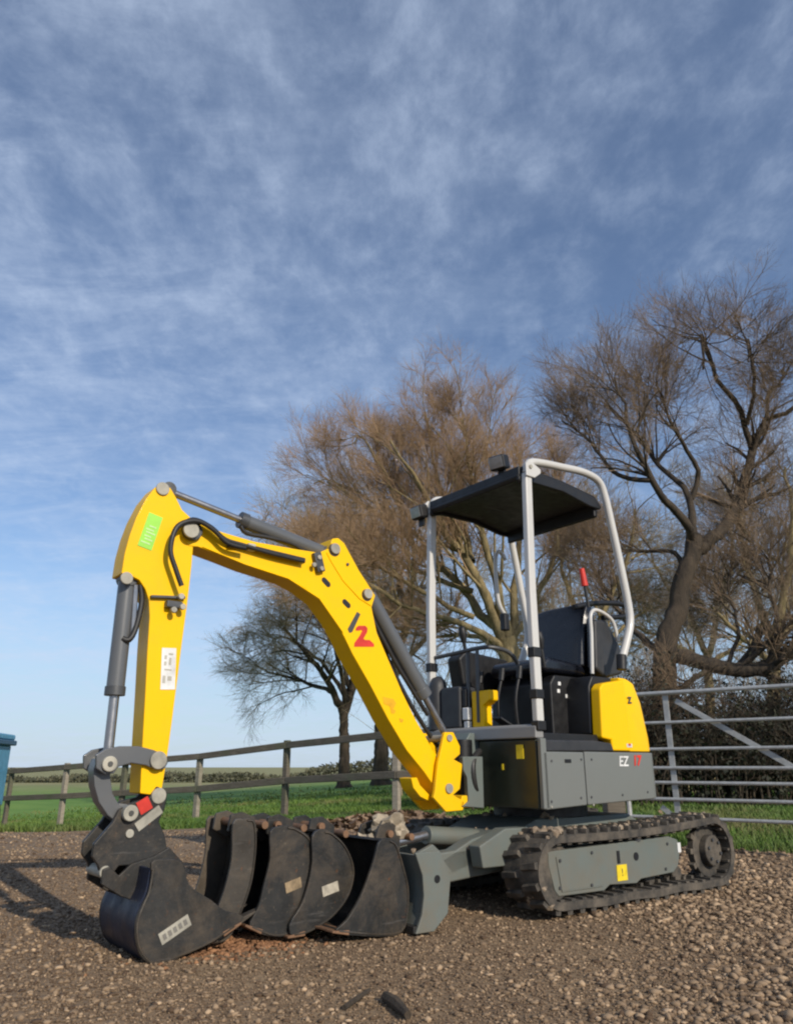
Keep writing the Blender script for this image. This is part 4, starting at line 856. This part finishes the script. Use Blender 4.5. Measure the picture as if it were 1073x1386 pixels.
# marks: slash and red figure
zp = lambda pts: prof([(455 + x/15.33, 815 + y/15.33) for x, y in pts], YN)
MB().prism(zp([(430, 200), (500, 250), (330, 620), (270, 640), (235, 560)]), YN, YN + .002).build('printed_mark', M['decal'], bo, smooth=0)
MB().prism(zp([(400, 590), (410, 530), (460, 490), (600, 490), (645, 540), (640, 620), (560, 760), (600, 785), (690, 785), (780, 870), (780, 925), (370, 925), (375, 850), (490, 690), (535, 600), (520, 575), (470, 590)]), YN, YN + .002).build('printed_mark', M['red'], bo, smooth=0)
M['scuff'] = simple('orange_scuff', (.78, .4, .0), .6)
for pts in ([(518, 943), (532, 946), (536, 952), (531, 961), (526, 955), (519, 952)], [(528, 958), (536, 962), (533, 966), (529, 965)], [(540, 972), (546, 974), (544, 978), (541, 977)]):
    MB().prism(prof(pts, YN), YN, YN + .0015).build('scuffed_mark', M['scuff'], bo, smooth=0)
# weld beads along the boom's and stick's plates
for pts, y_, par in (([(440, 750), (446, 762), (462, 788), (484, 812), (500, 822)], YN, bo), ([(272, 742), (330, 766), (388, 785), (430, 812), (462, 858)], YN, bo)):
    MB().tube([(*T(*(p[0] + 2, p[1] - 2), y_)[:1], y_ + .0005, T(*(p[0] + 2, p[1] - 2), y_)[1]) for p in pts], .0035, 6).build('weld_bead', M['yellow'], par, smooth=60)
M['grease'] = simple('dark_grease', (.05, .035, .012), .35, var=.4)
for q, r_ in (((453, 743), .034), ((497, 804), .032)):
    x_, z_ = T(*q, YN); MB().cyl((x_ + .003, YN + .0006, z_ - .006), r_, .0012, n=18).build('grease_ring', M['grease'], bo)
# hose clips under the boom foot
part(MB().prism(prof([(548, 1053), (556, 1052), (560, 1062), (575, 1078), (572, 1084), (560, 1078), (551, 1066)], YC), YC - .05, YC + .05), 'hose_guard', 'yellow', .004)
# boom cylinder
pa, pb_ = V3(499, 806, YC), V3(606, 1000, YC); d = (pb_ - pa)
up = Vector((0, 1, 0)).cross(d).normalized(); up = up if up.z > 0 else -up
pa2 = pa + Vector((0, 0, 0)); cyo = part(MB().tube([pa2 + d*.0, pa2 + d*.66], .04, 20), 'boom_cylinder', 'cyl', .004)
MB().tube([pa2 + d*.64, pa2 + d*.7], .045, 20).build('gland', M['cyl'], cyo, bevel=.003); MB().tube([pa2 + d*.7, pb_], .019, 14).build('rod', M['chrome'], cyo)
MB().cyl(pb_, .03, .07, n=16).build('rod_eye', M['dark_metal'], cyo)
hb = MB(); hb.tube(smooth_path([pa2 + up*-.05 + d*.1, pa2 + up*-.058 + d*.4, pa2 + up*-.05 + d*.62, pa2 + up*-.04 + d*.8], 4), .012, 8); part(hb, 'hose', 'hose', 0, smooth=60)
hb = MB(); hb.tube(smooth_path([V3(*q, YC - .03) for q in ((504, 818), (520, 880), (548, 940), (575, 985), (592, 1010))], 4), .012, 8); part(hb, 'hose', 'hose', 0, smooth=60)
for u in (-.045,):
    pass
# arm cylinder on top of the boom
pa, pb_ = V3(446, 752, YC), V3(226, 664, YC); d = pb_ - pa
ac = part(MB().tube([pa + d*.05, pa + d*.56], .036, 20), 'arm_cylinder', 'cyl', .004)
MB().tube([pa + d*.54, pa + d*.585], .041, 20).build('gland', M['dark_metal'], ac, bevel=.003); MB().tube([pa + d*.585, pb_], .017, 14).build('rod', M['chrome'], ac)
MB().cyl(pb_, .032, .07, n=18).build('rod_eye', M['dark_metal'], ac); MB().cyl(pa + d*.03, .036, .07, n=18).build('base_eye', M['dark_metal'], ac)
hb = MB(); hb.tube(smooth_path([V3(*q, YC + .02) for q in ((326, 712), (334, 722), (365, 728), (400, 738), (425, 760))], 4), .011, 8); part(hb, 'hose', 'hose', 0, smooth=60)
for q, y_ in (([(308, 738), (340, 741), (370, 748), (412, 758)], YN + .014), ):
    part(MB().tube(smooth_path([V3(*p, y_) for p in q], 4), .011, 8), 'hose', 'hose', 0, smooth=60)
hs = [(246, 793), (238, 770), (231, 745), (237, 718), (250, 707), (270, 706), (290, 718), (308, 735), (332, 742)]
part(MB().tube(smooth_path([V3(*p, YN + .05) for p in hs], 5), .0115, 8), 'hose', 'hose', 0, smooth=60)
hs = [(243, 712), (262, 703), (285, 713), (305, 730), (330, 738), (370, 750), (412, 760)]
part(MB().tube(smooth_path([V3(*p, YN + .03) for p in hs], 5), .0105, 8), 'hose', 'hose', 0, smooth=60)
x0, z0 = T(338, 742, YN); MB().box((x0, YN + .012, z0), (.04, .03, .035)).build('hose_clamp', M['pin'], bo, bevel=.005)
x0, z0 = T(429, 762, YN); MB().box((x0, YN + .01, z0), (.045, .035, .1), Matrix.Rotation(.3, 3, 'Y')).build('hose_block', M['dark_metal'], bo, bevel=.006)
for q in ((424, 765), (434, 770), (431, 755)): disc(*q, .012, YN + .02, .016, bo, 'pin', 'fitting')

# ---- stick (dipper arm)
SW = .062; YS = YC + SW
st_out = [(220, 656), (211, 659), (198, 675), (185, 700), (176, 724), (169, 750), (165, 776), (177, 779), (189, 785), (197, 797), (202, 812), (203, 835), (200, 880), (197, 940), (193, 1010), (190, 1074), (206, 1076), (219, 1072), (226, 1030), (233, 980), (240, 925), (247, 870), (254, 818), (260, 765), (263, 725), (258, 700), (247, 690), (238, 672), (231, 660)]
sk = part(MB().prism(prof(st_out, YS), YC - SW, YS), 'stick', 'yellow', .004, smooth=30)
# clearance where the boom tip enters: dark inner throat plates
disc(220, 662, .03, YS, .01, sk); disc(171, 783, .026, YS, .012, sk); disc(259, 719, .045, YS + .004, .022, sk, 'dark_metal', 'boss'); disc(260, 720, .024, YS + .026, .008, sk)
disc(214, 1029, .034, YS + .024, .012, sk); disc(214, 1077, .03, YS + .004, .014, sk)
p, q = Vector(T(211, 698, YS)), Vector(T(196, 741, YS)); mid = (p + q)/2; an = math.atan2(p.x - q.x, p.y - q.y)
MB().box((mid.x, YS + .0015, mid.y), (.064, .002, (p - q).length*1.04), Matrix.Rotation(an, 3, 'Y')).build('lime_sticker', M['green'], sk)
M['palegreen'] = simple('pale_green_print', (.5, .72, .3), .5)
for k in range(6):
    c_ = q.lerp(p, .14 + .1*k); MB().box((c_.x + .004*(-1)**k, YS + .003, c_.y), (.042 - .006*(k % 3), .001, .007), Matrix.Rotation(an, 3, 'Y')).build('sticker_print', M['palegreen'], sk)
x0, z0 = T(228, 905, YS); MB().box((x0, YS + .0015, z0), (.062, .002, .17), Matrix.Rotation(rad(3.5), 3, 'Y')).build('white_plate', M['white'], sk)
M['faint'] = simple('faint_grey_print', (.42, .4, .34), .6)
for (u, v, w, h) in ((.014, .045, .01, .016), (.015, .02, .01, .016), (-.006, .03, .01, .03), (.002, -.005, .03, .006), (.018, -.045, .012, .03), (-.006, -.04, .018, .018), (-.008, .06, .02, .008)):
    MB().box((x0 + u + v*.06, YS + .0028, z0 + v), (w, .001, h)).build('plate_print', M['faint'], sk)
x0, z0 = T(226, 812, YS); MB().box((x0, YS + .01, z0 + .01), (.15, .02, .012), Matrix.Rotation(.1, 3, 'Y')).build('hose_bracket', M['dark_metal'], sk, bevel=.003)
x0, z0 = T(236, 820, YS); MB().box((x0 + .01, YS + .018, z0), (.07, .035, .03)).build('valve_block', M['dark_metal'], sk, bevel=.005)
for q in ((234, 826), (244, 808), (246, 822)): disc(*q, .013, YS + .03, .02, sk, 'pin', 'fitting')
# bucket cylinder in front of the stick
pa, pb_ = V3(173, 783, YC), V3(145, 1034, YC); d = pb_ - pa
bc_ = part(MB().tube([pa + d*.02, pa + d*.63], .036, 20), 'bucket_cylinder', 'cyl', .004)
MB().tube([pa + d*.6, pa + d*.65], .041, 20).build('gland', M['dark_metal'], bc_, bevel=.003); MB().tube([pa + d*.65, pb_], .02, 14).build('rod', M['chrome'], bc_); MB().cyl(pb_, .034, .06, n=18).build('rod_eye', M['dark_metal'], bc_)
MB().cyl(pa, .036, .08, n=18).build('base_eye', M['dark_metal'], bc_)
pt = V3(186, 800, YC + .02); MB().tube([V3(184, 792, YC + .03), V3(180, 858, YC + .03)], .012, 10).build('hard_pipe', M['chrome'], bc_)
MB().tube(smooth_path([V3(190, 792, YC + .04), V3(192, 815, YC + .04), V3(184, 850, YC + .04), V3(175, 866, YC + .04), V3(166, 864, YC + .03)], 4), .012, 8).build('hose', M['hose'], bc_, smooth=60)
# linkage
def linkplate(pts, ys_, name, mat='dark_metal'):
    out = []
    for a, b_ in ys_: o = part(MB().prism(prof(pts, YS), a, b_), name, mat, .004); out.append(o)
    return out
linkplate([(128, 1022), (140, 1014), (160, 1010), (185, 1010), (205, 1015), (222, 1022), (225, 1032), (220, 1041), (208, 1042), (195, 1036), (175, 1033), (158, 1038), (152, 1047), (140, 1048), (128, 1040)], ((YS + .006, YS + .024), (YC - SW - .024, YC - SW - .006)), 'tipping_link', 'cyl')
bl_ = linkplate([(134, 1026), (153, 1030), (152, 1052), (155, 1074), (164, 1090), (180, 1096), (180, 1112), (164, 1116), (148, 1104), (136, 1086), (130, 1064), (129, 1042)], ((YC - .03, YC + .045),), 'bucket_link', 'cyl')
for q, r_ in (((145, 1034), .036), ((173, 1100), .037)): 
    x0, z0 = T(*q, YS); o = part(MB().cyl((x0, YC, z0), r_*.8, 2*SW + .08, n=24), 'link_pin', 'pin', .004); MB().cyl((x0, YS + .042, z0), .01, .004, n=10).build('grease_nipple', M['decal'], o)
# quick hitch
qh = []
for a, b_ in ((YS - .01, YS + .012), (YC - SW - .012, YC - SW + .01)):
    qh.append(part(MB().prism(prof([(160, 1096), (180, 1085), (200, 1080), (212, 1064), (226, 1072), (222, 1095), (214, 1112), (222, 1130), (226, 1152), (214, 1166), (190, 1170), (160, 1172), (146, 1190), (136, 1190), (132, 1172), (124, 1160), (126, 1142), (140, 1126), (152, 1112)], YS), a, b_), 'quick_hitch', 'steel', .005))
x0, z0 = T(194, 1090, YS); MB().box((x0, YS + .0135, z0), (.05, .003, .05), Matrix.Rotation(rad(30), 3, 'Y')).build('red_label', M['red'], qh[0])
x0, z0 = T(200, 1107, YS); MB().box((x0, YS + .0135, z0), (.11, .003, .035), Matrix.Rotation(rad(36), 3, 'Y')).build('grey_label', M['pin'], qh[0])
part(MB().prism(prof([(150, 1128), (205, 1112), (214, 1128), (212, 1158), (165, 1166), (140, 1160)], YC), YC - SW + .012, YS - .012), 'hitch_core', 'steel', .006)
x0, z0 = T(174, 1128, YS); part(MB().cyl((x0, YC, z0), .016, 2*SW + .04, n=16), 'hitch_pin', 'pin', .003)
x0, z0 = T(141, 1180, YS); part(MB().cyl((x0, YC, z0), .022, 2*SW + .04, n=18), 'hitch_pin', 'pin', .003)

# ------------------------------------------------------------------ buckets
def bucket(root, ny, width, outline, shell, mat, shell_mat=None, ears=None, label=None, teeth=0, rustlip=True):
    """outline: traced near side plate; shell: traced run of the curved back from its top to the cutting lip; machine axes"""
    sm = shell_mat or mat
    pl_ = [(v.x, v.y) for v in smooth_path([(*p, 0) for p in prof(outline, ny)], 3, True)]; fy = ny - width
    a = MB().prism(pl_, ny - .014, ny).build('side_plate', M[mat], root, bevel=.003, smooth=30)
    b2 = MB().prism(pl_, fy, fy + .014).build('side_plate', M[mat], root, bevel=.003, smooth=30)
    sh = [Vector((p[0], p[1])) for p in prof(shell, ny)]; cen = sum((Vector(p) for p in pl_), Vector((0, 0)))/len(pl_)
    sh = [Vector((v.x, v.y)) for v in smooth_path([(p.x, p.y, 0) for p in sh], 4)]
    inn = []
    for i, p in enumerate(sh):
        t = (sh[min(i + 1, len(sh) - 1)] - sh[max(i - 1, 0)]).normalized(); nr = Vector((-t.y, t.x)); 
        if nr.dot(cen - p) < 0: nr = -nr
        inn.append(p + nr*.012)
    MB().prism([tuple(p) for p in sh] + [tuple(p) for p in inn[::-1]], fy + .0145, ny - .0145).build('shell', M[sm], root, bevel=.002, smooth=40)
    MB().tube([(p.x*1. + (q_.x - p.x)*.6, ny + .001, p.y + (q_.y - p.y)*.6) for p, q_ in zip(sh, inn)], .0045, 6).build('weld_bead', M['steel_brown'], root, smooth=60)
    lip = sh[-1]; dr = (sh[-1] - sh[-3]).normalized()
    up_ = Vector((-dr.y, dr.x)); up_ = up_ if up_.y > 0 else -up_
    q = [lip - dr*.05 - up_*.004, lip + dr*.03 - up_*.002, lip + dr*.03 + up_*.006, lip - dr*.05 + up_*.014]
    MB().prism([tuple(v) for v in q], fy - .006, ny + .004).build('cutting_edge', M['rust'], root, bevel=.002)
    if teeth:
        for k in range(teeth):
            yk = fy + .03 + (width - .06)*k/(teeth - 1)
            MB().add([(*(lip - dr*.06 - up_*.006), 0)], []) if False else None
            A, B_ = lip - dr*.05, lip + dr*.13
            w = .026
            vs = [(A.x - up_.x*.008, yk - w, A.y - up_.y*.008), (A.x - up_.x*.008, yk + w, A.y - up_.y*.008), (A.x + up_.x*.03, yk + w, A.y + up_.y*.03), (A.x + up_.x*.03, yk - w, A.y + up_.y*.03), (B_.x, yk - w*.7, B_.y), (B_.x, yk + w*.7, B_.y)]
            MB().add(vs, [(0, 1, 2, 3), (0, 4, 5, 1), (3, 2, 5, 4), (0, 3, 4), (1, 5, 2)]).build('tooth', M['steel_brown'], root, bevel=.002)
    if ears:
        c = (ny + fy)/2
        for s in (-1, 1):
            MB().prism(prof(ears, c + .07), c + s*.07 - .008, c + s*.07 + .008).build('hitch_ear', M[mat], root, bevel=.003)
        M_ = 'rust'
        for e in (ears[1], ears[3]):
            x_, z_ = T(e[0], e[1] + 9, c); MB().cyl((x_, c, z_), .016, .2, n=14).build('hitch_pin', M[M_], root, bevel=.002)
    return a, pl_
# bucket on the machine
NY = .25
gb = empty('bucket_mount', (0, 0, 0)); bpy.data.objects.remove(gb)
class PartRoot: pass
outline = [(205, 1168), (222, 1163), (247, 1167), (257, 1198), (286, 1218), (304, 1232), (330, 1240), (322, 1252), (300, 1268), (286, 1277), (247, 1295), (225, 1305), (207, 1307), (192, 1296), (185, 1278), (183, 1258), (186, 1240), (194, 1222), (207, 1198)]
shell = [(205, 1176), (200, 1205), (192, 1224), (185, 1243), (183, 1262), (187, 1285), (200, 1303), (215, 1306), (247, 1295), (286, 1277), (318, 1256)]
bk = MB().prism([(0, 0), (.01, 0), (.01, .01)], 0, .01).build('bucket', M['steel'], ex); old = bk.data
# main plate as the part itself, the rest as its sub-parts
aa, pl_ = bucket(ex, NY, .40, outline, shell, 'steel', 'steel_sheen', None, None, 4)
newp = [o for o in ex.children if o.name.split('.')[0] in ('side_plate', 'shell', 'cutting_edge', 'tooth', 'weld_bead')]
sh_ = [o for o in newp if o.name.startswith('shell')][0]
bk.data = sh_.data; 
for mm in list(bk.modifiers): bk.modifiers.remove(mm)
bvl = bk.modifiers.new('bevel', 'BEVEL'); bvl.width = .002; bvl.limit_method = 'ANGLE'; bvl.angle_limit = rad(35)
bpy.data.objects.remove(sh_); newp = [o for o in ex.children if o.name.split('.')[0] in ('side_plate', 'cutting_edge', 'tooth', 'weld_bead')]
for o in newp: o.parent = bk
bk['label'] = 'blue-black toothed digging bucket on the quick hitch'
for s in (-1, 1):
    c = YC + s*(SW + .02)
    MB().prism(prof([(136, 1176), (146, 1172), (158, 1184), (175, 1168), (205, 1158), (226, 1146), (246, 1168), (250, 1185), (215, 1215), (188, 1222), (160, 1212), (134, 1196)], YS), c - .008, c + .008).build('hitch_ear', M['steel'], bk, bevel=.004)
x0, z0 = T(237, 1258, NY); MB().box((x0, NY + .0012, z0), (.12, .0015, .042), Matrix.Rotation(rad(27), 3, 'Y')).build('label_plate', M['pin'], bk)
text('BUCKET', .001, 'decal', sideM(x0, NY, z0), bk) if False else None
for k in range(5):
    a_ = rad(27); u = -.042 + .021*k
    MB().box((x0 + u*math.cos(a_), NY + .0025, z0 - u*math.sin(a_)), (.013, .001, .02), Matrix.Rotation(a_, 3, 'Y')).build('label_print', M['label_ink'], bk)

def spare(label, ny, width, outline, shell, mat, ears, marks=(), teeth=0):
    x0, _ = T(outline[0][0], outline[0][1], ny)
    root = empty('spare_bucket', MO, HEAD); tag(root, label, 'bucket', 'spare buckets standing in a row')
    bucket(root, ny, width, outline, shell, mat, None, ears, None, teeth)
    for (px, py, w, h, m_, an) in marks:
        x, z = T(px, py, ny); MB().box((x, ny + .0012, z), (w, .0015, h), Matrix.Rotation(rad(an), 3, 'Y')).build('label_plate', M[m_], root)
    return root
spare('broad worn bucket nearest the dozer blade, right end of the row', .40, .62,
      [(513, 1140), (524, 1134), (536, 1140), (545, 1168), (552, 1198), (553, 1228), (545, 1262), (515, 1268), (456, 1263), (470, 1245), (486, 1218), (497, 1192), (507, 1162)],
      [(528, 1136), (537, 1143), (546, 1170), (553, 1200), (553, 1230), (545, 1261), (515, 1267), (458, 1263)], 'steel',
      [(505, 1145), (512, 1118), (528, 1112), (540, 1122), (540, 1150), (522, 1160)])
spare('black bucket with rounded back and one cream label, third along the row', .27, .42,
      [(423, 1132), (435, 1122), (448, 1126), (466, 1142), (477, 1165), (479, 1188), (470, 1216), (450, 1242), (420, 1262), (396, 1268), (393, 1250), (408, 1225), (418, 1195), (423, 1165)],
      [(440, 1124), (450, 1127), (467, 1143), (478, 1167), (479, 1190), (470, 1217), (449, 1243), (420, 1262), (398, 1268)], 'steel',
      [(415, 1135), (420, 1108), (436, 1105), (452, 1118), (450, 1140), (430, 1150)], [(447, 1203, .08, .04, 'pale', 12)])
spare('scuffed black bucket with a tan worn patch, second along the row', .245, .38,
      [(366, 1126), (380, 1118), (398, 1119), (420, 1134), (425, 1160), (420, 1190), (412, 1220), (396, 1262), (370, 1268), (338, 1256), (350, 1228), (358, 1196), (366, 1162)],
      [(390, 1118), (402, 1121), (420, 1135), (426, 1160), (421, 1192), (412, 1222), (396, 1261), (370, 1268), (340, 1257)], 'steel',
      [(360, 1128), (362, 1106), (378, 1102), (396, 1110), (396, 1132), (375, 1142)], [(397, 1198, .075, .04, 'tan', 14)])
spare('muddy brown narrow bucket behind the digging bucket, left end of the row', .2, .26,
      [(316, 1114), (330, 1108), (345, 1110), (348, 1135), (346, 1165), (341, 1195), (331, 1226), (316, 1262), (300, 1276), (272, 1272), (290, 1240), (304, 1205), (314, 1162)],
      [(335, 1108), (345, 1111), (348, 1136), (346, 1166), (341, 1196), (331, 1227), (316, 1261), (299, 1276), (274, 1272)], 'steel_brown',
      [(308, 1125), (312, 1103), (328, 1099), (344, 1106), (344, 1128), (326, 1136)])
# rubble lump lying on the broad bucket, sticks on the gravel
def lump(name, label, loc, size, mat, cat, seed, flat_=.6):
    r_ = random.Random(seed); bm = bmesh.new(); bmesh.ops.create_icosphere(bm, subdivisions=3, radius=1)
    from mathutils import noise as nz_
    for v in bm.verts:
        v.co *= 1 + .7*nz_.noise(v.co*1.5 + Vector((seed, 0, 0))) + .4*nz_.noise(v.co*3.5 + Vector((0, seed, 0))); v.co.z *= flat_
    me = bpy.data.meshes.new(name); bm.to_mesh(me); bm.free(); me.transform(Matrix.Scale(size, 4)); o = obj(name, me, mat); o.location = loc; o.rotation_euler = (r_.random(), r_.random(), r_.random()*6); tag(o, label, cat); return o
M['lump'] = simple('broken_concrete', (.36, .3, .22), .95, var=.4, sc=8, bump=.6, bsc=20)
def mpt(px, py, y): x, z = T(px, py, y); return MO + FX*x + LY*y + Vector((0, 0, z))
lump('concrete_lump', 'pale lump of broken concrete lying on top of the broad bucket', mpt(524, 1122, .1), .085, M['lump'], 'rubble', 3.3)
lump('concrete_lump', 'smaller pale stone just left of the concrete lump on the broad bucket', mpt(500, 1140, .12), .05, M['lump'], 'rubble', 8.1)
def stick_(label, a, b_, r):
    p, q = [ (lambda d: EYE + d*(-(CH - .012)/d.z))(ray(*k)) for k in (a, b_)]; p.z = float(ground_z(p.x, p.y)) + r*.9; q.z = float(ground_z(q.x, q.y)) + r*1.1
    m_ = p.lerp(q, .5) + Vector((.004, .005, .002)); o = MB().tube([Vector((0, 0, 0)), (m_ - p), (q - p)], [r, r*1.1, r*.7], 7).build('broken_stick', M['bark_dark'], None); o.location = p; tag(o, label, 'stick')
stick_('short thick dark stick lying on the gravel in the foreground', (522, 1342), (552, 1368), .016)
stick_('thin dark twig on the gravel left of the thick stick', (466, 1352), (500, 1330), .008)
# rust-coloured soil spilled under the row of buckets
n = 1500
c0 = MO + FX*1.93 + LY*.12
u_ = rng.normal(0, .17, n); v_ = rng.normal(0, .1, n); x = c0.x + FX.x*u_ + LY.x*v_; y = c0.y + FX.y*u_ + LY.y*v_
M['soil'] = attrmat('rust_orange_soil', (.12, .055, .024), (.34, .17, .08)).m
so_ = stones(n, np.stack([x, y, ground_z(x, y) + .03*np.exp(-(u_/.17)**2 - (v_/.1)**2)], 1), rng.uniform(.005, .016, n), 'soil', M['soil'], rng.random(n))
tag(so_, 'rust orange soil spilled between the digging bucket and the spare buckets', 'soil', kind='stuff')
